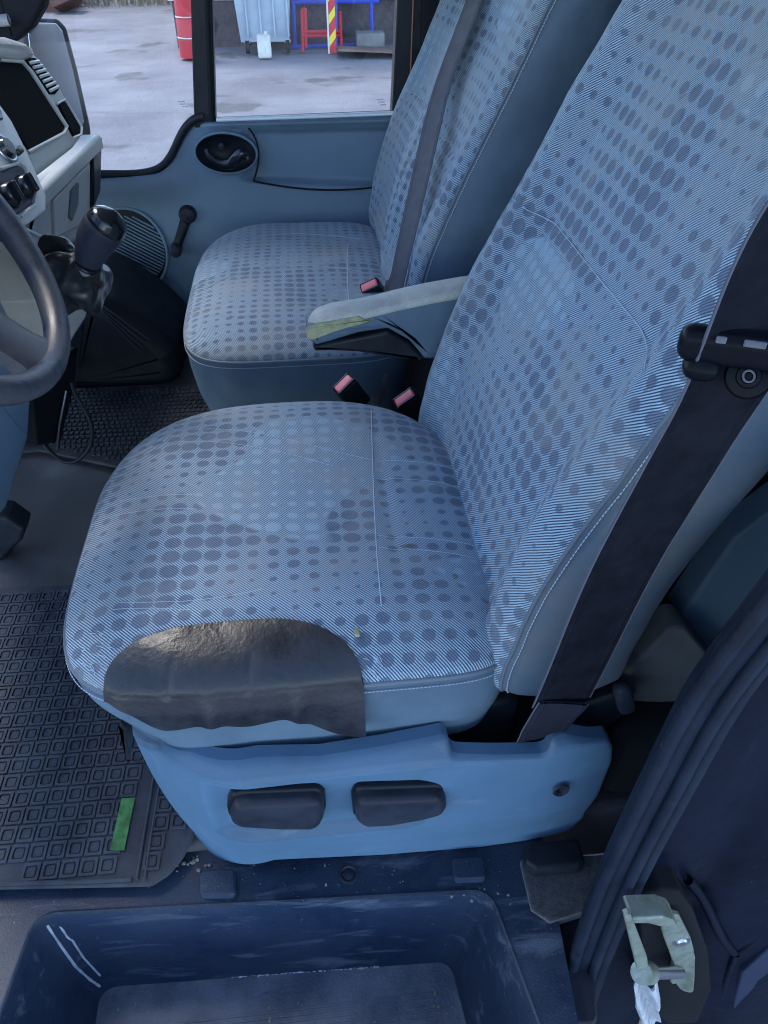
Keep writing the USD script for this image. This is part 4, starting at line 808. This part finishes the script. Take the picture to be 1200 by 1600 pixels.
# wheel arch hump in the passenger footwell
WY = 1.86
wa = np.array([at(*p, y=WY) for p in [(105, 470), (140, 452), (175, 462), (240, 505), (278, 540), (284, 580), (262, 606), (200, 612), (90, 610)]])
obj('wheel_arch', place(slab2(wa[:, [0, 2]], 0.30, 0.05, 0.03, step=0.01, nb=6), (0, WY + 0.26, 0), (1, 0, 0), (0, 0, 1), (0, -1, 0)), M['black_plastic'], van, smooth=60)
for k in range(4):
    obj('arch_rib', tube(np.array([at(150 + 6 * k, 470 + 9 * k, y=WY - 0.04), at(232 - 4 * k, 528 + 7 * k, y=WY - 0.04)]), 0.0035, 6), M['dusty_black'], van)
obj('toe_board', plate([(-200, 500), (120, 520), (115, 640), (-200, 740)], 0.04, 0.01, 0.0, x=-0.80), M['carpet'], van)
# ---------------------------------------------------------------- dashboard
dash = thing('dashboard', 'light grey dashboard with dark screen, air vent and control knobs', 'dashboard')
TAU = math.radians(27); DN = unit([math.cos(TAU), -0.10, math.sin(TAU)]); D0 = at(102, 200, y=1.40)
EY = unit(np.array([0, 1, 0]) - DN * DN[1]); EZ = np.cross(DN, EY)
def dpt(px, py, off=0.0):
    d = FW + RT * (px - 600) / FPX + UP * (800 - py) / FPX; return EYE + d * (((D0 + DN * off) - EYE) @ DN) / (d @ DN)
def dplate(px, t, lift=0.0, bevel=0.002, r=0.002):
    P = np.array([dpt(*p, lift) for p in px]) - D0; q = np.stack([P @ EY, P @ EZ], 1)
    return place(slab2(q, t, bevel, r), D0 + DN * (lift - t), EY, EZ, DN)
stack_px = [(-60, 62), (20, 60), (48, 78), (66, 96), (96, 138), (126, 200), (129, 213), (118, 228), (62, 272), (30, 300), (-60, 330)]
obj('centre_stack', dplate(stack_px, 0.16, 0, 0.008, 0.004), M['dash_plastic'], dash, smooth=50)
obj('top_hood', spread(dplate([(-60, 52), (10, 54), (40, 64), (58, 84), (40, 90), (0, 84), (-60, 82)], 0.18, 0.014, 0.010, 0.003), 0.02, lambda v: v), M['dash_plastic'], dash, smooth=50)
scr = obj('screen', dplate([(-60, 90), (0, 96), (34, 98), (46, 112), (102, 198), (98, 206), (46, 234), (40, 226), (-60, 100)], 0.01, 0.003, 0.002, 0.002), M['screen_black'], dash)
obj('screen_bezel', tube(np.array([dpt(*p, 0.004) for p in [(0, 94), (36, 96), (50, 112), (105, 198), (100, 208), (44, 238)]]), 0.0028, 6), M['dash_fascia'], scr, smooth=True)
vent = obj('vent_recess', dplate([(38, 88), (56, 90), (94, 138), (88, 146), (78, 146), (42, 96)], 0.01, 0.003, 0.002, 0.002), M['screen_black'], dash)
for k in range(7):
    t = (k + 0.6) / 7; a = np.array([44, 94]) * (1 - t) + np.array([80, 145]) * t; b = np.array([58, 92]) * (1 - t) + np.array([93, 138]) * t
    obj('slat', tube(np.array([dpt(*a, 0.004), dpt(*b, 0.004)]), 0.0026, 6), M['dash_fascia'], vent)
obj('switch_panel', dplate([(92, 162), (102, 157), (126, 198), (126, 208), (116, 213)], 0.01, 0.004, 0.002, 0.002), M['screen_black'], dash)
obj('switch_bezel', tube(np.array([dpt(*p, 0.004) for p in [(90, 162), (102, 155), (128, 199), (127, 210), (115, 215)]]), 0.002, 6), M['dash_fascia'], dash)
fas = obj('control_fascia', dplate([(-60, 60), (0, 162), (20, 190), (44, 238), (74, 308), (73, 328), (44, 350), (0, 368), (-60, 370)], 0.02, 0.012, 0.004, 0.004), M['dash_fascia'], dash, smooth=50)
rec_ = obj('knob_recess', dplate([(-60, 270), (0, 268), (28, 258), (36, 262), (53, 306), (51, 318), (30, 334), (-60, 360)], 0.01, 0.014, 0.002, 0.004), M['dusty_black'], dash)
obj('recess_bezel', tube(np.array([dpt(*p, 0.014) for p in [(0, 264), (28, 255), (38, 260), (56, 306), (54, 320), (32, 338)]]), 0.0025, 6), M['dash_fascia'], dash, smooth=True)
for (px, py, r) in ((14, 306, 0.017), (38, 292, 0.016)):
    c = dpt(px, py, 0.014); kb = obj('control_knob', lathe([(0, 0.012), (r * 0.75, 0.011), (r * 0.86, 0.009), (r, 0.002), (r, -0.004)], c, DN), M['gloss_black'], dash)
    obj('pointer', bx(c + DN * 0.014, (r * 1.6, 0.007, 0.010), 0.003, (unit(EZ + 0.4 * EY), np.cross(DN, unit(EZ + 0.4 * EY)), DN)), M['gloss_black'], kb)
c = dpt(8, 232, 0.014)
obj('lock_ring', tube(np.array([c + 0.017 * (math.cos(a) * EY + math.sin(a) * EZ) for a in np.linspace(0, 2 * np.pi, 28, endpoint=False)]), 0.003, 8, closed=True), M['steel'], dash, smooth=True)
obj('lock_barrel', lathe([(0, 0.008), (0.011, 0.008), (0.014, 0.002), (0.016, -0.003)], c, DN), M['gloss_black'], dash)
obj('lock_wing', bx(c + EY * 0.022 - EZ * 0.012 + DN * 0.003, (0.018, 0.010, 0.008), 0.003, (EY, EZ, DN)), M['gloss_black'], dash)
obj('fascia_switch', dplate([(-40, 160), (2, 170), (6, 186), (-40, 196)], 0.01, 0.016, 0.002, 0.002), M['gloss_black'], dash)
# passenger side of the dashboard: shelf, glove box
def shelf(px, zz): return np.array([at(*p, z=zz)[:2] for p in px])
GX = -0.485
gl = [(60, 282), (146, 228), (158, 214), (157, 300), (150, 330), (128, 378), (60, 400), (40, 372)]
obj('glove_box_body', plate(gl, 0.40, 0.015, 0.006, x=GX), M['dash_plastic'], dash, smooth=50)
obj('shelf', place(slab2(np.array([(1.25, -0.9), (2.10, -0.9), (2.10, GX + 0.012), (1.20, GX + 0.012)])[:, ::-1], 0.03, 0.012, 0.01), (0, 0, at(140, 232, x=GX)[2] - 0.016 + 0.062 * 2.03), (1, 0, 0), (0, 1, -0.062), (0, 0, 1)), M['dash_plastic'], dash, smooth=50)
gb = obj('glove_box_lid', plate([(84, 312), (142, 252), (140, 300), (128, 352), (86, 372)], 0.01, 0.004, 0.006, x=GX + 0.006), M['dash_plastic'], dash, smooth=50)
obj('lid_recess', plate([(112, 298), (124, 284), (123, 320), (114, 345), (109, 340)], 0.006, 0.002, 0.003, x=GX + 0.010), M['back_grey'], gb)
obj('dash_end', plate([(146, 226), (160, 213), (158, 300), (146, 330)], 0.3, 0.006, 0.003, x=GX + 0.008), M['black_plastic'], dash)
# knee panel and lower console
kp = [(-260, 330), (0, 330), (45, 352), (70, 400), (84, 470), (78, 560), (52, 628), (48, 690), (14, 800), (-20, 830), (-260, 900)]
obj('knee_panel', plate(kp, 0.12, 0.02, 0.01, x=-0.50), M['door_plastic'], dash, smooth=50)
obj('lower_console', plate([(40, 350), (84, 372), (128, 405), (150, 430), (136, 500), (120, 525), (100, 560), (60, 470)], 0.12, 0.012, 0.01, x=-0.44), M['dash_plastic'], dash, smooth=50)
obj('console_box', plate([(52, 600), (100, 560), (122, 540), (118, 600), (96, 690), (60, 696)], 0.10, 0.006, 0.004, x=-0.545), M['lining_dark'], dash, smooth=50)
obj('console_strip', tube(np.array([at(103, 612, x=-0.538), at(92, 668, x=-0.538), at(88, 704, x=-0.538)]), 0.003, 8), M['steel'], dash)
# steering wheel
sw = thing('steering_wheel', 'worn dark grey leather steering wheel at the left edge', 'steering wheel')
W0 = np.array([-0.403, 0.835, 1.382]); WT = 0.58; e2 = np.array([-math.sin(WT), 0, math.cos(WT)]); e1 = np.array([0, 1.0, 0]); wn = np.array([math.cos(WT), 0, math.sin(WT)])
ang = np.linspace(0, 2 * np.pi, 140, endpoint=False)
rimr = 0.0165 + 0.0015 * np.cos(ang * 2)
obj('rim', tube(W0 + 0.19 * (np.cos(ang)[:, None] * e1 + np.sin(ang)[:, None] * e2), rimr, 16, closed=True), M['wheel_leather'], sw, smooth=True)
def spoke(a, lab=None):
    d = math.cos(a) * e1 + math.sin(a) * e2; tq = -math.sin(a) * e1 + math.cos(a) * e2
    rr_ = np.linspace(0.05, 0.188, 14); wv = np.interp(rr_, [0.05, 0.12, 0.165, 0.188], [0.045, 0.034, 0.036, 0.06])
    s = np.linspace(-1, 1, 9); P = np.array([W0 + d * r - wn * 0.028 * (1 - (r / 0.19) ** 2) + np.outer(s * w, tq) + np.outer(0.010 * np.sqrt(1 - np.clip(s * 0.97, -1, 1) ** 2), wn) for r, w in zip(rr_, wv)])
    Pb = P - wn * 0.016
    return cat_(gridmesh(P), gridmesh(Pb, flip=True), gridmesh(np.stack([P[:, 0], Pb[:, 0]]), flip=False), gridmesh(np.stack([P[:, -1], Pb[:, -1]]), flip=True))
for a in (-0.16, math.pi + 0.16, -math.pi / 2 - 0.25 * 0): obj('spoke', spoke(a), M['wheel_leather'], sw, smooth=60)
obj('hub_pad', lathe([(0, 0.012), (0.06, 0.008), (0.08, -0.004), (0.085, -0.03), (0.06, -0.06)], W0 - wn * 0.03, wn), M['wheel_leather'], sw, smooth=50)
obj('column', tube(np.array([W0 - wn * 0.06, W0 - wn * 0.30]), 0.055, 16), M['black_plastic'], sw, smooth=50)
# gear lever
gear = thing('gear_lever', 'black gear lever with glossy capped knob and crumpled leather gaiter', 'gear lever')
GYv = 1.15
ga, gb_ = at(141, 408, y=GYv), at(165, 345, y=GYv)
kpth = smoothpath([at(136, 414, y=GYv), at(142, 394, y=GYv), at(153, 370, y=GYv), at(167, 349, y=GYv), at(178, 332, y=GYv)], 30)
kr = np.interp(np.linspace(0, 1, 30), [0, 0.12, 0.45, 0.68, 0.86, 0.95, 1], [0.017, 0.0205, 0.0285, 0.0305, 0.0265, 0.017, 0.003])
obj('knob', tube(kpth, kr, 24), M['dusty_black'], gear, smooth=True)
cp = kpth[19:]; obj('knob_cap', tube(cp + np.array([0.0022, -0.0005, 0.0022]), kr[19:] * np.interp(np.linspace(0, 1, 11), [0, 0.15, 1], [0.86, 1.0, 1.0]), 24), M['gloss_black'], gear, smooth=True)
obj('collar', tube(np.array([kpth[0] - (0.003, 0, 0.004), kpth[1]]), 0.0185, 18), M['gloss_black'], gear, smooth=True)
def gaiter():
    n, m_ = 70, 50; a = np.linspace(0, 2 * np.pi, n, endpoint=False); s = np.linspace(0, 1, m_)
    base, topp = at(98, 425, y=1.22), at(139, 410, y=GYv)
    ax = topp - base; P = np.zeros((m_, n, 3))
    x, y, z = frame_from(ax, (0, 1, 0))
    for i, t in enumerate(s):
        r = np.interp(t, [0, 0.25, 0.5, 0.8, 1], [0.050, 0.052, 0.046, 0.030, 0.019])
        c = base + ax * t + np.array([0, 0, -0.022]) * math.sin(math.pi * t)
        fold = 1 + 0.16 * np.sin(a * 5 + 7 * t) * (1 - 0.5 * t) + 0.14 * np.sin(a * 2 + 13 * t + 1) * math.sin(math.pi * t)
        q = c + (r * fold)[:, None] * (np.cos(a)[:, None] * x + np.sin(a)[:, None] * y)
        q += 0.017 * (meshkit.fbm(q * 36, 2, 6)[:, None] - 0.5) * z + 0.012 * (meshkit.fbm(q * 46 + 9, 2, 8)[:, None] - 0.5) * y
        P[i] = q
    return gridmesh(P, closed_v=True, flip=False)
obj('gaiter', gaiter(), M['gaiter_leather'], gear, smooth=True)
cbl = smoothpath([at(112, 598, y=1.42), at(126, 630, y=1.40), at(142, 662, y=1.38), at(142, 692, y=1.36), at(128, 714, y=1.35), at(104, 722, y=1.36), at(82, 708, y=1.38), at(66, 690, y=1.40)], 70)
tag(obj('cable', tube(cbl, 0.0042, 8), M['black_plastic'], smooth=True), 'thin black cable looping down to the passenger mat', 'cable')
tag(obj('pedal', spread(plate([(-40, 806), (10, 808), (38, 828), (34, 846), (10, 868), (-8, 890), (-60, 900)], 0.05, 0.008, 0.006, y=1.16), 0.02, lambda v: v), M['black_plastic'], smooth=50), 'black pedal edge at the left border above the rubber mat', 'pedal')
gr_ = []
for k in range(90):
    if k < 50: px, py, z = RNG.uniform(20, 800), RNG.uniform(1350, 1412), TOPZ + 0.004
    elif k < 62: px, py, z = RNG.normal(300, 16), RNG.normal(1348, 6), TOPZ + 0.006
    else: px, py, z = RNG.uniform(180, 720), RNG.uniform(1550, 1598), LOWZ + 0.0004
    q = trimesh.creation.icosphere(subdivisions=1, radius=1.0); sz = RNG.uniform(0.0006, 0.0022) * (1.6 if 50 <= k < 62 else 1)
    q.vertices = q.vertices * (sz * RNG.uniform(0.6, 1.3, 3)) * (1 + RNG.normal(0, 0.12, (len(q.vertices), 1))) + at(px, py, z=z); gr_.append(q)
tag(obj('grit', cat_(*gr_), M['grit'], smooth=False), 'dry grit and crumbs scattered over the entry step', 'grit', kind='stuff')
# things behind the driver seat
obj('back_panel', plate([(960, 1070), (1062, 968), (1124, 1042), (1086, 1112), (1040, 1100), (985, 1098)], 0.04, 0.006, 0.016, y=0.60), M['back_grey'], van, smooth=50)
obj('back_panel', plate([(1060, 968), (1150, 840), (1260, 760), (1300, 1000), (1180, 1080), (1124, 1042)], 0.04, 0.006, 0.016, y=0.64), M['door_plastic'], van, smooth=50)
obj('floor_box', slabz(0.36, 0.95, 0.55, 1.1, 0.646, 0.80, 0.03), M['lining_dark'], van)
# ---------------------------------------------------------------- outside objects
mir = thing('wing_mirror', 'black framed wing mirror outside the passenger window', 'mirror')
MN = unit([0.775, -0.63, 0.03]); MO = at(100, 120, y=2.42)
MY_ = unit(np.array([0, 0, 1]) - MN * MN[2]); MX_ = np.cross(MY_, MN)
def mplate(px, t, lift, bevel, r, step=None):
    out = []
    for p in px:
        d = FW + RT * (p[0] - 600) / FPX + UP * (800 - p[1]) / FPX; q = EYE + d * ((MO + MN * lift - EYE) @ MN) / (d @ MN) - MO; out.append((q @ MX_, q @ MY_))
    return place(slab2(np.array(out), t, bevel, r, step), MO + MN * (lift - t), MX_, MY_, MN)
obj('housing', mplate([(38, 36), (52, 28), (93, 29), (106, 42), (124, 110), (143, 195), (145, 212), (136, 222), (58, 222), (46, 120)], 0.07, 0, 0.012, 0.012, 0.008), M['black_plastic'], mir, smooth=50)
obj('mirror_face', mplate([(44, 42), (54, 35), (88, 36), (98, 48), (115, 112), (132, 190), (127, 200), (64, 202), (52, 120)], 0.006, 0.004, 0.002, 0.006), M['mirror_glass'], mir)
BYD = 12.3
bld = thing('building', 'low building with white boarded wall over a dark brown plinth', 'building')
bl0, bl1 = -1.52, 9.0
obj('plinth', slabz(bl0, bl1, BYD, BYD + 5, -0.1, 0.52, 0.02), M['plinth_brown'], bld)
for k in range(9):
    obj('board', slabz(bl0 - 0.04, bl1, BYD - 0.06 + 0.0, BYD + 5, 0.52 + 0.31 * k, 0.52 + 0.31 * (k + 1) - 0.012, 0.015), M['wall_white'], bld)
obj('roof', slabz(bl0 - 0.3, bl1 + 0.3, BYD - 0.4, BYD + 5.4, 3.32, 3.45, 0.02), M['lining_dark'], bld)
wb = thing('waste_container', 'grey wheeled waste container against the brown plinth', 'waste container')
wy = 11.55
bw = [at(378, 66, y=wy), at(456, 66, y=wy)]; z0 = bw[0][2]; wl, wr = bw[0][0], bw[1][0]
def frustum(x0, x1, y0, y1, z0_, z1, ix, iy):
    v = np.array([(x0 + ix, y0 + iy, z0_), (x1 - ix, y0 + iy, z0_), (x1 - ix, y1 - iy, z0_), (x0 + ix, y1 - iy, z0_), (x0, y0, z1), (x1, y0, z1), (x1, y1, z1), (x0, y1, z1)], float)
    return trimesh.convex.convex_hull(v)
obj('body', frustum(wl - 0.09, wr + 0.05, wy - 0.06, wy + 0.72, z0, 1.15, 0.08, 0.06), M['bin_grey'], wb, smooth=20)
obj('rim', slabz(wl - 0.13, wr + 0.09, wy - 0.10, wy + 0.76, 0.72 + 0.40, 1.19, 0.02), M['bin_grey'], wb)
obj('lid', slabz(wl - 0.12, wr + 0.08, wy - 0.08, wy + 0.74, 1.19, 1.26, 0.03), M['bin_grey'], wb)
for k in range(4): obj('rib', slabz(wl + 0.08 + 0.17 * k, wl + 0.10 + 0.17 * k, wy - 0.055, wy + 0.2, z0 + 0.06, 1.0, 0.004), M['bin_grey'], wb)
for px in (387, 450):
    for yy_ in (wy + 0.05, wy + 0.6):
        cx_ = at(px, 74, y=wy)[0]
        w_ = obj('wheel', tube(np.array([(cx_ - 0.025, yy_, 0.085), (cx_ + 0.025, yy_, 0.085)]), 0.085, 20), M['black_plastic'], wb)
        obj('fork', slabz(cx_ - 0.04, cx_ + 0.04, yy_ - 0.05, yy_ + 0.05, 0.12, z0 + 0.02, 0.008), M['steel'], w_)
cc = at(414, 86, y=11.25); can = thing('canister', 'pale plastic canister standing in front of the waste container', 'canister')
obj('body', bx((cc[0], 11.25, 0.13), (0.17, 0.12, 0.26), 0.03), M['plastic_white'], can, smooth=60); obj('cap', tube(np.array([(cc[0] + 0.03, 11.25, 0.25), (cc[0] + 0.03, 11.25, 0.29)]), 0.022, 14), M['plastic_white'], can)
tb = thing('blue_rack', 'blue painted steel frame along the plinth', 'rack')
fyv = 12.0; bar = lambda a, b, r=0.025: tube(np.array([a, b]), r, 8)
P_ = lambda px, py, y: at(px, py, y=y)
for nm, a, b in (('top_rail', (455, 4), (592, 2)), ('low_rail', (457, 73), (560, 70)), ('leg', (458, 2), (461, 76)), ('leg', (580, 3), (581, 58)), ('leg', (524, 4), (526, 72))):
    obj(nm, bar(P_(*a, fyv), P_(*b, fyv)), M['paint_blue'], tb)
tr_ = thing('trolley', 'red tubular trolley frame in front of the blue steel frame', 'trolley')
for nm, a, b in (('post', (472, 16), (473, 82)), ('post', (477, 13), (478, 74)), ('post', (531, 18), (533, 72)), ('rail', (472, 50), (532, 49)), ('rail', (472, 56), (534, 55)), ('cap', (472, 16), (477, 13))):
    obj(nm, bar(P_(*a, 11.7), P_(*b, 11.7), 0.022), M['paint_red'], tr_)
pst = thing('warning_post', 'red and yellow striped warning post beside the red trolley', 'post')
pA, pB = P_(519, 78, 11.5), P_(519, -70, 11.5); x0 = pA[0]; ztop = pB[2]
obj('board', slabz(x0 - 0.055, x0 + 0.055, 11.5, 11.53, 0.0, ztop, 0.004), M['paint_red'], pst)
zc = 0.08
while zc < ztop - 0.2:
    obj('stripe', place(slab2([(-0.03, 0), (0.053, 0.10), (0.053, 0.20), (-0.03, 0.10)], 0.004, 0, 0), (x0, 11.499, zc), (1, 0, 0), (0, 0, 1), (0, -1, 0)), M['paint_yellow'], pst); zc += 0.24
obj('edge', slabz(x0 - 0.054, x0 - 0.032, 11.494, 11.4985, 0.0, ztop, 0.001), M['plastic_white'], pst)
tag(obj('kerb_block', slabz(*[P_(556, 70, 11.8)[0], P_(600, 70, 11.8)[0]], 11.7, 11.95, 0.03, 0.20, 0.02), M['concrete']), 'grey concrete block lying by the plinth at the right', 'concrete block')
tag(obj('steel_sheet', bx((at(585, 78, y=11.3)[0], 11.4, 0.05), (0.95, 0.55, 0.025), 0.006, frame_from((0.05, 0.06, 1))), M['rusty_sheet']), 'rusty flat sheet lying on the ground before the concrete block', 'metal sheet')
for (px, y_, s) in ((527, 11.0, 0.09), (508, 10.9, 0.06), (545, 11.05, 0.12), (562, 10.9, 0.08)):
    pass
br = thing('traffic_barrel', 'stack of red plastic barrel rings left of the building', 'barrel')
b0 = at(297, 78, y=11.4); bz = 0.0
for k in range(4):
    obj('ring', lathe([(0, 0.0), (0.15 - 0.008 * k, 0.0), (0.155 - 0.008 * k, 0.02), (0.15 - 0.008 * k, 0.20), (0.135 - 0.008 * k, 0.215), (0, 0.215)], (b0[0] + 0.02, 11.4, 0.005 + 0.22 * k), (0, 0, 1)), M['paint_red'], br, smooth=40)
    obj('band', tube(np.array([(b0[0] + 0.02 + (0.148 - 0.008 * k) * math.cos(a), 11.4 + (0.148 - 0.008 * k) * math.sin(a), 0.222 + 0.22 * k) for a in np.linspace(0, 2 * np.pi, 24, endpoint=False)]), 0.008, 6, closed=True), M['plastic_white'], br)
tag(obj('white_post', slabz(at(281, 20, y=14)[0] - 0.03, at(281, 20, y=14)[0] + 0.03, 14, 14.06, 0, 1.6, 0.006), M['plastic_white']), 'slim white post behind the red barrel', 'post')
# dry brush and scrap at the far edge of the yard
def brush():
    ms = []; r = np.random.default_rng(7)
    for k in range(1500):
        x, y = r.uniform(-9, -1.4), r.uniform(17.0, 19.5); h = r.uniform(0.7, 1.9); dx, dy = r.normal(0, 0.22, 2); w = r.uniform(0.008, 0.02)
        b = np.array([x, y, -0.02]); t = b + (dx, dy, h); s = np.array([w, 0, 0]); s2 = np.array([0, w, 0])
        v = np.array([b - s, b + s, b + s2, t]); ms.append(trimesh.Trimesh(v, [[0, 1, 3], [1, 2, 3], [2, 0, 3], [0, 2, 1]], process=False))
    return trimesh.util.concatenate(ms)
tag(obj('dry_brush', brush(), M['dry_stems'], smooth=False), 'dry brown brush along the far edge of the yard', 'brush', kind='stuff')
bank = obj('bank', gridmesh(np.array([[(x, y, 0.9 * sstep(19, 24, y) + 0.9 * sstep(24, 40, y) + 0.3 * meshkit.fbm(np.array([[x * 0.3, y * 0.3, 0]]), 3, 3)[0] - 0.2) for y in np.linspace(18.5, 60, 20)] for x in np.linspace(-60, 40, 60)])), M['dry_stems'], smooth=True)
tag(bank, kind='structure')
scp = thing('scrap_heap', 'rusty red scrap heap at the far left of the yard', 'scrap heap')
r = np.random.default_rng(12)
for k in range(14):
    c = np.array([r.uniform(-5.9, -3.8), r.uniform(16.3, 17.2), r.uniform(0.12, 0.6)]); a = frame_from(r.normal(size=3), r.normal(size=3))
    obj('scrap', bx(c, r.uniform(0.2, 0.7, 3), 0.02, a), M['scrap_orange' if k in (3, 8) else 'scrap_rust'], scp)
